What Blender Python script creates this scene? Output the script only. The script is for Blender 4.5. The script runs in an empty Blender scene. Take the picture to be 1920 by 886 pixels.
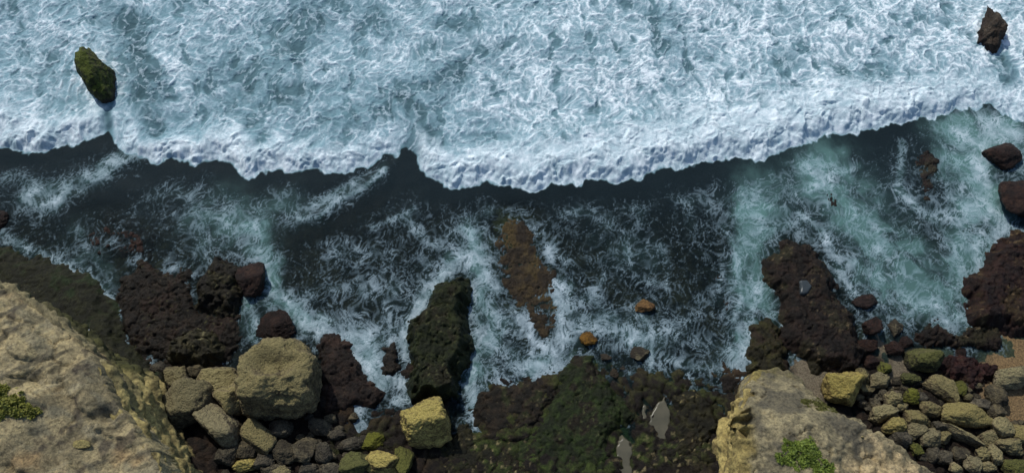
import bpy, bmesh, math, random
import numpy as np
from mathutils import Vector, Matrix

SC = bpy.context.scene
COL = SC.collection
random.seed(7)

# ------------------------------------------------------------------ camera
TH = math.radians(25.0)            # tilt away from straight down
DIST = 80.0
FPX = 960.0 / math.tan(math.radians(30.0))
CAM = np.array([0.0, -DIST * math.sin(TH), DIST * math.cos(TH)])
cd = bpy.data.cameras.new("camera")
cam = bpy.data.objects.new("camera", cd)
COL.objects.link(cam)
cam.location = CAM.tolist()
cam.rotation_euler = (TH, 0, 0)
cd.sensor_width = 36.0
cd.lens = 18.0 / math.tan(math.radians(30.0))
cd.clip_start = 0.5
cd.clip_end = 5000
SC.camera = cam

# ------------------------------------------------------------------ light
SUN_EL = math.radians(47)
LX, LY = 0.50, -0.87               # horizontal travel direction of the light
sl = bpy.data.lights.new("sun", 'SUN')
sl.energy = 3.2
sl.angle = math.radians(0.6)
sl.color = (1.0, 0.955, 0.88)
so = bpy.data.objects.new("sun", sl)
COL.objects.link(so)
_n = math.hypot(LX, LY)
_d = Vector((LX / _n * math.cos(SUN_EL), LY / _n * math.cos(SUN_EL), -math.sin(SUN_EL)))
so.rotation_euler = _d.to_track_quat('-Z', 'Y').to_euler()
so.location = (-30, 60, 80)
w = bpy.data.worlds.new("World")
SC.world = w
w.use_nodes = True
nt = w.node_tree
bg = nt.nodes["Background"]
sky = nt.nodes.new("ShaderNodeTexSky")
sky.sky_type = 'NISHITA'
sky.sun_disc = False
sky.sun_elevation = SUN_EL
sky.sun_rotation = math.atan2(-LX, -LY)
nt.links.new(sky.outputs[0], bg.inputs[0])
bg.inputs[1].default_value = 0.115
SC.view_settings.view_transform = 'Standard'
SC.view_settings.look = 'None'
SC.view_settings.gamma = 1.0
SC.view_settings.use_curve_mapping = False
SC.view_settings.exposure = -0.12
SC.cycles.max_bounces = 6
SC.cycles.transparent_max_bounces = 8
SC.cycles.caustics_refractive = False
SC.cycles.caustics_reflective = False

# ------------------------------------------------------------------ mapping
ST, CT = math.sin(TH), math.cos(TH)


def W(px, py, z=0.0):
    """the point of the world at height z seen at a place of the photograph (survey of the shore)"""
    a = (px - 960.0) / FPX
    b = (443.0 - py) / FPX
    d = np.array([a, ST + b * CT, -CT + b * ST])
    t = (z - CAM[2]) / d[2]
    return CAM + t * d


def mpp(px, py, z=0.0):
    p = W(px, py, z)
    depth = (p - CAM) @ np.array([0, ST, -CT])
    return depth / FPX


def topx(x, y, z=0.0):
    dx, dy, dz = x - CAM[0], y - CAM[1], z - CAM[2]
    dep = dy * ST - dz * CT
    return 960 + FPX * dx / dep, 443 - FPX * (dy * CT + dz * ST) / dep


# ------------------------------------------------------------------ noise
_rng = np.random.RandomState(11)
_PERM = _rng.permutation(1 << 14).astype(np.int64)
_PM = (1 << 14) - 1
_ang = _rng.rand(1 << 14) * 2 * np.pi
_G2 = np.stack([np.cos(_ang), np.sin(_ang)], 1).astype(np.float32)
_g3 = _rng.randn(1 << 14, 3)
_G3 = (_g3 / np.linalg.norm(_g3, axis=1)[:, None]).astype(np.float32)
_R1 = _rng.rand(1 << 14).astype(np.float32)
_R2 = _rng.rand(1 << 14).astype(np.float32)


def _h(ix, iy, iz=None):
    v = _PERM[(ix * 1 + _PERM[iy & _PM]) & _PM]
    if iz is not None:
        v = _PERM[(v + _PERM[(iz + 77) & _PM]) & _PM]
    return v


def _fade(t):
    return t * t * t * (t * (t * 6 - 15) + 10)


def n2(x, y, s=1.0, seed=0):
    x = np.asarray(x, np.float32) / s + seed * 37.31
    y = np.asarray(y, np.float32) / s + seed * 11.73
    x0, y0 = np.floor(x), np.floor(y)
    fx, fy = x - x0, y - y0
    ix, iy = x0.astype(np.int64), y0.astype(np.int64)
    u, v = _fade(fx), _fade(fy)

    def c(dx, dy):
        g = _G2[_h(ix + dx, iy + dy)]
        return g[..., 0] * (fx - dx) + g[..., 1] * (fy - dy)
    a = c(0, 0) * (1 - u) + c(1, 0) * u
    b = c(0, 1) * (1 - u) + c(1, 1) * u
    return (a * (1 - v) + b * v) * 1.5


def fbm2(x, y, s, oct=4, seed=0, gain=0.5):
    r, a, t = 0, 1.0, 0
    for i in range(oct):
        r = r + a * n2(x, y, s, seed + i * 3)
        t += a
        a *= gain
        s *= 0.5
    return r / t * 1.4


def n3(p, s=1.0, seed=0):
    q = np.asarray(p, np.float32) / s + np.array([seed * 17.3, seed * 5.7, seed * 29.1], np.float32)
    q0 = np.floor(q)
    f = q - q0
    i = q0.astype(np.int64)
    u = _fade(f)
    r = 0
    for dx in (0, 1):
        for dy in (0, 1):
            for dz in (0, 1):
                g = _G3[_h(i[:, 0] + dx, i[:, 1] + dy, i[:, 2] + dz)]
                d = g[:, 0] * (f[:, 0] - dx) + g[:, 1] * (f[:, 1] - dy) + g[:, 2] * (f[:, 2] - dz)
                wgt = (u[:, 0] if dx else 1 - u[:, 0]) * (u[:, 1] if dy else 1 - u[:, 1]) * (u[:, 2] if dz else 1 - u[:, 2])
                r = r + d * wgt
    return r * 1.5


def fbm3(p, s, oct=4, seed=0, gain=0.5):
    r, a, t = 0, 1.0, 0
    for k in range(oct):
        r = r + a * n3(p, s, seed + k * 5)
        t += a
        a *= gain
        s *= 0.5
    return r / t * 1.4


def worley(x, y, s=1.0, seed=0):
    x = np.asarray(x, np.float32) / s + seed * 13.7
    y = np.asarray(y, np.float32) / s + seed * 7.9
    ix, iy = np.floor(x).astype(np.int64), np.floor(y).astype(np.int64)
    f1 = np.full(x.shape, 9.0, np.float32)
    f2 = np.full(x.shape, 9.0, np.float32)
    for dx in (-1, 0, 1):
        for dy in (-1, 0, 1):
            hsh = _h(ix + dx, iy + dy)
            d = np.hypot(ix + dx + _R1[hsh] - x, iy + dy + _R2[hsh] - y)
            f2 = np.minimum(f2, np.maximum(f1, d))
            f1 = np.minimum(f1, d)
    return f1, f2


def ss(a, b, x):
    t = np.clip((x - a) / (b - a), 0, 1)
    return t * t * (3 - 2 * t)


def mixc(a, b, t):
    a = np.asarray(a, np.float32)
    b = np.asarray(b, np.float32)
    t = np.asarray(t)[..., None]
    return a * (1 - t) + b * t


def seg_dist(x, y, pts):
    """distance to an open polyline"""
    best = np.full(x.shape, 1e9, np.float32)
    for (ax, ay), (bx, by) in zip(pts[:-1], pts[1:]):
        vx, vy = bx - ax, by - ay
        L = vx * vx + vy * vy + 1e-9
        t = np.clip(((x - ax) * vx + (y - ay) * vy) / L, 0, 1)
        best = np.minimum(best, np.hypot(x - ax - t * vx, y - ay - t * vy))
    return best


def sdf(x, y, poly):
    """signed distance, positive inside"""
    poly = [(p[0], p[1]) for p in poly]
    d = seg_dist(x, y, poly + [poly[0]])
    ins = np.zeros(x.shape, bool)
    n = len(poly)
    for i in range(n):
        ax, ay = poly[i]
        bx, by = poly[(i + 1) % n]
        if ay == by:
            continue
        c = ((ay > y) != (by > y)) & (x < (bx - ax) * (y - ay) / (by - ay) + ax)
        ins ^= c
    return np.where(ins, d, -d)


def stroke(x, y, pts, wid, power=1.0):
    """soft stroke through surveyed points (photo pixels -> ground), width in pixels"""
    P = [tuple(W(a, b)[:2]) for a, b in pts]
    m = np.mean([mpp(a, b) for a, b in pts])
    if len(P) == 1:
        P = P + [(P[0][0] + 0.01, P[0][1])]
    d = seg_dist(x, y, P)
    return np.exp(-(d / (wid * m)) ** 2 * power)


# ------------------------------------------------------------------ mesh helpers
def link(name, mesh, mat=None, parent=None, loc=None):
    o = bpy.data.objects.new(name, mesh)
    COL.objects.link(o)
    if mat is not None and not mesh.materials:
        mesh.materials.append(mat)
    if parent is not None:
        o.parent = parent
    if loc is not None:
        o.location = loc
    return o


def tag(o, label=None, cat=None, group=None, kind=None):
    if label:
        o['label'] = label
    if cat:
        o['category'] = cat
    if group:
        o['group'] = group
    if kind:
        o['kind'] = kind
    return o


def mesh_np(name, verts, faces, smooth=True):
    """verts (n,3), faces (m,k) arrays"""
    me = bpy.data.meshes.new(name)
    verts = np.ascontiguousarray(verts, np.float32)
    faces = np.ascontiguousarray(faces, np.int32)
    m, k = faces.shape
    me.vertices.add(len(verts))
    me.vertices.foreach_set('co', verts.ravel())
    me.loops.add(m * k)
    me.loops.foreach_set('vertex_index', faces.ravel())
    me.polygons.add(m)
    me.polygons.foreach_set('loop_start', np.arange(0, m * k, k, dtype=np.int32))
    me.polygons.foreach_set('use_smooth', np.full(m, smooth, bool))
    me.update(calc_edges=True)
    return me


def add_col(me, name, rgb):
    a = me.attributes.new(name, 'FLOAT_COLOR', 'POINT')
    c = np.ones((len(rgb), 4), np.float32)
    c[:, :3] = rgb
    a.data.foreach_set('color', c.ravel())


def add_f(me, name, v):
    a = me.attributes.new(name, 'FLOAT', 'POINT')
    a.data.foreach_set('value', np.ascontiguousarray(v, np.float32))


def grid_faces(ny, nx, keep=None):
    i = np.arange(ny * nx).reshape(ny, nx)
    f = np.stack([i[:-1, :-1], i[:-1, 1:], i[1:, 1:], i[1:, :-1]], -1).reshape(-1, 4)
    if keep is not None:
        f = f[keep.reshape(-1)]
    return f


def compact(V, F, *attrs):
    used = np.zeros(len(V), bool)
    used[F.ravel()] = True
    mp = np.cumsum(used) - 1
    return (V[used], mp[F]) + tuple(a[used] for a in attrs)


# ------------------------------------------------------------------ materials
def mat_new(name):
    m = bpy.data.materials.new(name)
    m.use_nodes = True
    n = m.node_tree
    n.nodes.clear()
    return m, n, n.nodes, n.links


def N(nodes, t, **kw):
    x = nodes.new(t)
    for k, v in kw.items():
        if isinstance(k, str) and k.startswith('_'):
            x.inputs[int(k[1:])].default_value = v
        else:
            setattr(x, k, v)
    return x


def ramp(nodes, stops):
    r = nodes.new('ShaderNodeValToRGB')
    e = r.color_ramp.elements
    while len(e) < len(stops):
        e.new(0.5)
    for el, (p, c) in zip(e, stops):
        el.position = p
        el.color = (c[0], c[1], c[2], 1) if len(c) == 3 else c
    return r


def noise(nodes, links, vec, scale, detail=6, rough=0.6, dist=0.0):
    n = nodes.new('ShaderNodeTexNoise')
    n.inputs['Scale'].default_value = scale
    n.inputs['Detail'].default_value = detail
    n.inputs['Roughness'].default_value = rough
    n.inputs['Distortion'].default_value = dist
    links.new(vec, n.inputs['Vector'])
    return n


def mix(nodes, links, fac, a, b, mode='MIX'):
    m = nodes.new('ShaderNodeMix')
    m.data_type = 'RGBA'
    m.blend_type = mode
    for sock, v in ((m.inputs[0], fac), (m.inputs[6], a), (m.inputs[7], b)):
        if hasattr(v, 'node'):
            links.new(v, sock)
        elif isinstance(v, (int, float)):
            sock.default_value = v
        else:
            sock.default_value = (v[0], v[1], v[2], 1)
    return m.outputs[2]


def mth(nodes, links, op, a, b=0.0, clamp=False):
    m = nodes.new('ShaderNodeMath')
    m.operation = op
    m.use_clamp = clamp
    for s, v in ((m.inputs[0], a), (m.inputs[1], b)):
        if hasattr(v, 'node'):
            links.new(v, s)
        else:
            s.default_value = v
    return m.outputs[0]


def rock_material(name, c1, c2, c3, top=None, scale=1.0, bump=0.5, rough=0.9, pits=0.4, wet=None, wetz=0.3, attr=False, spec=0.3,
                  vary=True, grain=0.7, specks=0.0, glint_col=(0.2, 0.17, 0.1)):
    """weathered rock: three mineral colours, lichen and a painted sunlit tone on what faces up, pits, a wet stain low down"""
    m, nt, nd, lk = mat_new(name)
    out = N(nd, 'ShaderNodeOutputMaterial')
    bs = N(nd, 'ShaderNodeBsdfPrincipled')
    bs.inputs['Roughness'].default_value = rough
    bs.inputs['Specular IOR Level'].default_value = spec
    tc = N(nd, 'ShaderNodeTexCoord')
    oi = N(nd, 'ShaderNodeObjectInfo')
    va = N(nd, 'ShaderNodeVectorMath', operation='ADD')
    lk.new(tc.outputs['Object'], va.inputs[0])
    vm = N(nd, 'ShaderNodeVectorMath', operation='SCALE')
    vm.inputs[0].default_value = (31, 57, 19)
    lk.new(oi.outputs['Random'], vm.inputs['Scale'])
    lk.new(vm.outputs[0], va.inputs[1])
    P = va.outputs[0]
    nA = noise(nd, lk, P, 0.55 * scale, 8, 0.65, 0.6)
    nB = noise(nd, lk, P, 2.6 * scale, 7, 0.7, 0.3)
    nC = noise(nd, lk, P, 11 * scale, 5, 0.7)
    r1 = ramp(nd, [(0.38, c1), (0.52, c2), (0.66, c3)])
    lk.new(nA.outputs['Fac'], r1.inputs[0])
    r2 = ramp(nd, [(0.36, (0.42, 0.40, 0.38)), (0.5, (1, 1, 1)), (0.64, (1.55, 1.5, 1.38))])
    lk.new(nB.outputs['Fac'], r2.inputs[0])
    col = r1.outputs[0]
    if attr:
        at = N(nd, 'ShaderNodeAttribute', attribute_name='tone')
        col = at.outputs['Color']
    col = mix(nd, lk, 0.85, col, r2.outputs[0], 'MULTIPLY')
    r3 = ramp(nd, [(0.38, (0.4, 0.38, 0.36)), (0.5, (1, 1, 1)), (0.64, (1.6, 1.55, 1.42))])
    lk.new(nC.outputs['Fac'], r3.inputs[0])
    col = mix(nd, lk, grain, col, r3.outputs[0], 'MULTIPLY')
    if top is not None:  # lichen tint that also paints the brighter sunlit look of upward faces
        ge = N(nd, 'ShaderNodeNewGeometry')
        sx = N(nd, 'ShaderNodeSeparateXYZ')
        lk.new(ge.outputs['Normal'], sx.inputs[0])
        nz = mth(nd, lk, 'ADD', sx.outputs['Z'], mth(nd, lk, 'MULTIPLY', mth(nd, lk, 'SUBTRACT', nB.outputs['Fac'], 0.5), 1.6))
        rr = ramp(nd, [(0.5, (0, 0, 0)), (0.85, (1, 1, 1))])
        lk.new(nz, rr.inputs[0])
        tcol = mix(nd, lk, 0.6, top, r3.outputs[0], 'MULTIPLY')
        col = mix(nd, lk, rr.outputs[0], col, tcol)
    if wet is not None:
        sp = N(nd, 'ShaderNodeSeparateXYZ')
        ge2 = N(nd, 'ShaderNodeNewGeometry')
        lk.new(ge2.outputs['Position'], sp.inputs[0])
        zz = mth(nd, lk, 'ADD', sp.outputs['Z'], mth(nd, lk, 'MULTIPLY', mth(nd, lk, 'SUBTRACT', nA.outputs['Fac'], 0.5), 1.5))
        mr = N(nd, 'ShaderNodeMapRange')
        lk.new(zz, mr.inputs[0])
        mr.inputs[1].default_value = wetz
        mr.inputs[2].default_value = wetz + 0.5
        col = mix(nd, lk, mr.outputs[0], wet, col)
    if specks:  # pale dots put the sparkle of wet rock into the colour
        vs = N(nd, 'ShaderNodeTexVoronoi')
        vs.inputs['Scale'].default_value = 5.5
        lk.new(mix(nd, lk, 0.15, P, nB.outputs['Color']), vs.inputs['Vector'])
        s1 = ramp(nd, [(0.12, (1, 1, 1)), (0.3, (0, 0, 0))])
        lk.new(vs.outputs['Distance'], s1.inputs[0])
        s2 = ramp(nd, [(0.5, (0, 0, 0)), (0.62, (1, 1, 1))])
        lk.new(noise(nd, lk, P, 0.9, 5, 0.7).outputs['Fac'], s2.inputs[0])
        fs = mth(nd, lk, 'MULTIPLY', mth(nd, lk, 'MULTIPLY', s1.outputs[0], s2.outputs[0]), specks)
        col = mix(nd, lk, fs, col, glint_col)
    if vary:
        vr = N(nd, 'ShaderNodeMapRange')
        lk.new(oi.outputs['Random'], vr.inputs[0])
        vr.inputs[3].default_value = 0.78
        vr.inputs[4].default_value = 1.15
        hs = N(nd, 'ShaderNodeHueSaturation')
        lk.new(vr.outputs[0], hs.inputs['Value'])
        v2_ = N(nd, 'ShaderNodeMapRange')
        lk.new(mth(nd, lk, 'FRACT', mth(nd, lk, 'MULTIPLY', oi.outputs['Random'], 7.31)), v2_.inputs[0])
        v2_.inputs[3].default_value = 0.9
        v2_.inputs[4].default_value = 1.22
        lk.new(v2_.outputs[0], hs.inputs['Saturation'])
        lk.new(col, hs.inputs['Color'])
        col = hs.outputs[0]
    lk.new(col, bs.inputs['Base Color'])
    # pits and grain
    vo = N(nd, 'ShaderNodeTexVoronoi')
    vo.inputs['Scale'].default_value = 4.2 * scale
    lk.new(mix(nd, lk, 0.12, P, nB.outputs['Color']), vo.inputs['Vector'])
    hp = mth(nd, lk, 'MULTIPLY', mth(nd, lk, 'MINIMUM', vo.outputs['Distance'], 0.5), pits)
    hh = mth(nd, lk, 'ADD', mth(nd, lk, 'ADD', nB.outputs['Fac'], mth(nd, lk, 'MULTIPLY', nC.outputs['Fac'], 0.45)), hp)
    bp = N(nd, 'ShaderNodeBump')
    bp.inputs['Strength'].default_value = bump
    bp.inputs['Distance'].default_value = 0.35 / scale
    lk.new(hh, bp.inputs['Height'])
    lk.new(bp.outputs[0], bs.inputs['Normal'])
    lk.new(bs.outputs[0], out.inputs[0])
    return m


LIME = rock_material('limestone', (0.10, 0.084, 0.056), (0.21, 0.176, 0.105), (0.34, 0.29, 0.175), top=(0.27, 0.235, 0.12),
                     bump=1.0, pits=0.9, scale=1.3, wet=(0.04, 0.032, 0.022), wetz=0.3)
LIMEB = rock_material('limestone_gold', (0.11, 0.088, 0.048), (0.26, 0.212, 0.1), (0.38, 0.32, 0.165), top=(0.34, 0.288, 0.125),
                      bump=1.0, pits=0.8, scale=1.3, wet=(0.045, 0.034, 0.022), wetz=0.1)
LIMEG = rock_material('limestone_bright', (0.12, 0.09, 0.04), (0.31, 0.245, 0.085), (0.46, 0.38, 0.15), top=(0.46, 0.38, 0.115),
                      bump=1.0, pits=0.8, scale=1.3, wet=(0.045, 0.034, 0.022), wetz=0.1, vary=False)
GREYDIM = rock_material('grey_dim_rock', (0.05, 0.044, 0.033), (0.09, 0.08, 0.056), (0.14, 0.12, 0.08), bump=1.0, scale=1.4, pits=0.8,
                      wet=(0.03, 0.026, 0.02), wetz=0.0)  # grey-brown stone; its dark tone also paints the shade on dim stones
MOSSR = rock_material('mossy_rock', (0.03, 0.03, 0.014), (0.085, 0.085, 0.028), (0.17, 0.16, 0.06), top=(0.13, 0.135, 0.035), bump=1.0,
                      pits=1.0, scale=1.6, wet=(0.03, 0.026, 0.018), wetz=0.0)
REDR = rock_material('red_algae_rock', (0.014, 0.009, 0.007), (0.026, 0.014, 0.011), (0.045, 0.026, 0.019), scale=2.2, bump=1.0, rough=0.5,
                     pits=1.0, spec=0.25)
ORANR = rock_material('orange_rock', (0.08, 0.045, 0.02), (0.13, 0.075, 0.028), (0.17, 0.1, 0.036), bump=0.5)
REEFM = rock_material('reef_surface', (0, 0, 0), (0, 0, 0), (0, 0, 0), attr=True, scale=2.6, bump=0.8, rough=0.5, pits=0.7, vary=False, spec=0.2, specks=0.5, glint_col=(0.13, 0.11, 0.06))
CLIFFM = rock_material('cliff_surface', (0, 0, 0), (0, 0, 0), (0, 0, 0), attr=True, scale=1.6, bump=0.7, rough=0.95, pits=0.35, vary=False, grain=0.28)
GROUNDM = rock_material('seabed_surface', (0, 0, 0), (0, 0, 0), (0, 0, 0), attr=True, scale=2.6, bump=1.0, rough=0.6, pits=1.0, vary=False, spec=0.2, specks=0.45, glint_col=(0.15, 0.13, 0.07))
# ------------------------------------------------------------------ ground (sea bed and shore)
def axis(lo, hi, step, far, grow=1.25):
    a = list(np.arange(lo, hi + step * 0.5, step))
    s, v = step, a[-1]
    right = []
    while v < far:
        s *= grow
        v += s
        right.append(v)
    s, v = step, a[0]
    left = []
    while v > -far:
        s *= grow
        v -= s
        left.append(v)
    return np.array(left[::-1] + a + right, np.float64)


# channels of churned, milky water: (points, width px, strength)
MILK = [
    ([(1400, 400), (1408, 450), (1414, 520), (1425, 590), (1405, 650)], 32, 1.0), ([(1405, 340), (1415, 400)], 40, 0.3),
    ([(1440, 380), (1440, 430)], 40, 0.6),
    ([(1540, 320), (1600, 410), (1680, 470), (1740, 540), (1770, 590)], 60, 0.95),
    ([(1640, 520), (1720, 560), (1800, 570)], 45, 0.8),
    ([(1800, 300), (1850, 360), (1830, 440), (1810, 540)], 42, 0.9),
    ([(1780, 235), (1840, 260), (1890, 240)], 36, 1.0),
    ([(470, 430), (500, 480), (515, 540), (560, 600), (590, 620)], 24, 0.75),
    ([(640, 640), (690, 660), (705, 705)], 24, 0.9),
    ([(850, 480), (800, 560), (760, 650)], 18, 0.75),
    ([(880, 440), (905, 520), (925, 600), (900, 690), (885, 760)], 26, 0.7),
    ([(380, 420), (440, 400), (400, 450)], 50, 0.4),
    ([(150, 430), (170, 480), (200, 540)], 28, 0.3),
    ([(470, 575), (480, 620)], 20, 0.6),
    ([(1000, 680), (1060, 640), (1045, 540)], 22, 0.5),
    ([(1210, 480), (1160, 470)], 40, 0.25),
    ([(540, 390), (480, 420)], 40, 0.35),
    ([(1220, 640), (1150, 610)], 30, 0.3),
]
SANDY = [
    ([(1510, 690), (1525, 740), (1500, 720)], 26, 1.0),
    ([(1545, 690), (1600, 670), (1560, 700)], 28, 1.0),
    ([(1690, 680), (1680, 720)], 22, 1.0),
    ([(1640, 620), (1655, 650)], 18, 1.0),
    ([(1770, 650), (1780, 665)], 20, 0.8),
    ([(1880, 620), (1920, 650), (1930, 690), (1880, 685)], 36, 1.0),
    ([(1830, 735), (1890, 750), (1935, 790)], 44, 1.0),
    ([(1700, 560), (1730, 590)], 30, 0.5),
]
MOSSG = [
    ([(930, 740), (960, 800), (900, 860)], 40, 0.6), ([(1230, 720), (1300, 730)], 40, 0.5), ([(640, 840), (720, 820)], 30, 0.5),
    ([(1080, 700), (1100, 740), (1040, 800), (1120, 830)], 60, 1.0),
    ([(1080, 850), (1150, 830), (1020, 860)], 60, 1.0),
    ([(870, 830), (930, 850), (960, 880)], 50, 0.7),
    ([(1290, 780), (1300, 830), (1200, 850)], 45, 0.7),
    ([(1340, 760), (1350, 800)], 40, 0.4),
    ([(120, 560), (200, 610), (60, 520)], 50, 0.9),
    ([(350, 640), (400, 600)], 40, 0.5),
    ([(1440, 630), (1430, 680)], 22, 0.9),
]
BROWN = [
    ([(960, 420), (965, 500), (1000, 560), (1020, 630)], 40, 1.0),
    ([(240, 440), (300, 530), (350, 560)], 60, 0.8),
    ([(950, 780), (900, 760), (1000, 740)], 55, 0.8),
    ([(620, 680), (640, 740)], 50, 0.6),
    ([(1120, 520), (1200, 560), (1300, 560), (1340, 640)], 70, 0.6),
    ([(600, 520), (680, 560), (720, 600)], 60, 0.5),
    ([(1720, 330), (1740, 400)], 40, 0.6),
]


def field(x, y, strokes):
    r = np.zeros(x.shape, np.float32)
    for pts, wd, st in strokes:
        r = 1 - (1 - r) * (1 - st * stroke(x, y, pts, wd))
    return r


def ground_height(x, y, PX, PY, milk, sand):
    # bench of rock just awash, dropping off under the breaking wave
    z = -0.42 + 0.0 * x
    z = z - 2.6 * ss(430, 290, PY)
    bench = ss(600, 760, PY)
    z = z + bench * 0.62
    z = z + 0.7 * ss(760, 900, PY)
    z = z + 0.30 * fbm2(x, y, 4.0, 4, 21) + 0.16 * fbm2(x, y, 1.1, 4, 22) + 0.10 * np.abs(n2(x, y, 0.55, 24)) + 0.05 * n2(x, y, 0.28, 25)
    z = z - 1.1 * milk * ss(900, 640, PY)
    z = z * (1 - 0.85 * sand) + sand * 0.09
    f1_, f2_ = worley(x + 0.35 * n2(x, y, 0.8, 26), y + 0.35 * n2(x, y, 0.8, 27), 1.5, 28)
    z = z + bench * (0.22 * (0.55 - f1_) - 0.25 * ss(0.16, 0.0, f2_ - f1_)) * (1 - sand)
    z = z - 0.35 * field(x, y, [([(1168, 830), (1170, 890)], 15, 1), ([(1246, 755), (1238, 820)], 14, 1), ([(1208, 750), (1209, 782)], 7, 1)])
    # dark gullies between the blocks
    z = z - 0.5 * stroke(x, y, [(880, 690), (888, 740), (892, 810)], 14) - 0.5 * stroke(x, y, [(735, 710), (760, 745), (690, 760), (675, 800)], 16)
    gl = stroke(x, y, [(858, 580), (864, 690), (860, 760), (850, 840)], 14)
    z = z - 0.9 * gl
    gl = stroke(x, y, [(1100, 770), (1160, 790), (1180, 830)], 24)
    z = z - 0.5 * gl
    return z


gx = axis(-54, 54, 0.12, 900)
gy = axis(-24, 26, 0.12, 900)
X, Y = np.meshgrid(gx, gy)
X = X.astype(np.float32)
Y = Y.astype(np.float32)
PX, PY = topx(X, np.maximum(Y, -30), 0.0)
milkG, sandG = field(X, Y, MILK), field(X, Y, SANDY)
Z = ground_height(X, Y, PX, PY, milkG, sandG)
mossG, brownG = field(X, Y, MOSSG), field(X, Y, BROWN)
v1 = fbm2(X, Y, 3.0, 5, 31)
v2 = fbm2(X, Y, 0.8, 4, 32)
tone = mixc((0.014, 0.011, 0.009), (0.038, 0.025, 0.017), ss(-0.3, 0.5, v1 * 0.6 + 0.8 * v2))
tone = mixc(tone, (0.075, 0.048, 0.022), brownG * ss(-0.35, 0.4, v1 + v2 * 0.6))
mm = mossG * ss(-0.35, 0.25, v1 * 0.6 + v2)
tone = mixc(tone, mixc((0.022, 0.032, 0.009), (0.05, 0.075, 0.016), ss(-0.2, 0.5, v2)), mm)
tone = mixc(tone, mixc((0.2, 0.17, 0.12), (0.25, 0.17, 0.085), ss(1780, 1880, PX)), np.clip(sandG * 1.3, 0, 1) * ss(-0.6, -0.1, v1 * .5 + sandG - .3))
# pale barnacle crust specks on the low shelf
sp = ss(0.42, 0.6, fbm2(X, Y, 0.45, 2, 33)) * ss(760, 830, PY) * np.clip(field(X, Y, [([(900, 850), (960, 870)], 45, 1), ([(1240, 860), (1290, 840), (1200, 880)], 45, 1)]), 0, 1)
tone = mixc(tone, (0.3, 0.25, 0.13), sp * 0.8)
V = np.stack([X, Y, Z], -1).reshape(-1, 3)
me = mesh_np("ground", V, grid_faces(*X.shape))
add_col(me, 'tone', tone.reshape(-1, 3))
tag(link("ground", me, GROUNDM), 'dark rocky sea bed and shore with algae and sand pockets', 'sea bed', kind='structure')
GXI, GYI, GZ = gx, gy, Z


def gz(x, y):
    i = min(max(np.searchsorted(GXI, x), 1), len(GXI) - 1)
    j = min(max(np.searchsorted(GYI, y), 1), len(GYI) - 1)
    return float(GZ[j, i])


# ------------------------------------------------------------------ water
CREST = [(-400, 250), (0, 270), (30, 276), (60, 287), (90, 280), (120, 276), (160, 262), (195, 246), (206, 236), (222, 262), (250, 295), (290, 302),
         (330, 306), (370, 303), (400, 296), (430, 306), (455, 322), (480, 329), (520, 318), (560, 314), (600, 321),
         (640, 318), (680, 311), (710, 300), (735, 288), (757, 272), (772, 282), (785, 302), (800, 326), (830, 340), (870, 347),
         (920, 340), (960, 346), (1000, 351), (1050, 345), (1100, 335), (1150, 338), (1200, 328), (1250, 315), (1300, 310),
         (1340, 295), (1380, 297), (1420, 294), (1460, 281), (1500, 266), (1550, 256), (1600, 245), (1650, 236), (1700, 226),
         (1750, 218), (1800, 206), (1850, 196), (1900, 215), (1960, 260), (2300, 300)]
cw = np.array([W(a, b)[:2] for a, b in CREST])

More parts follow.
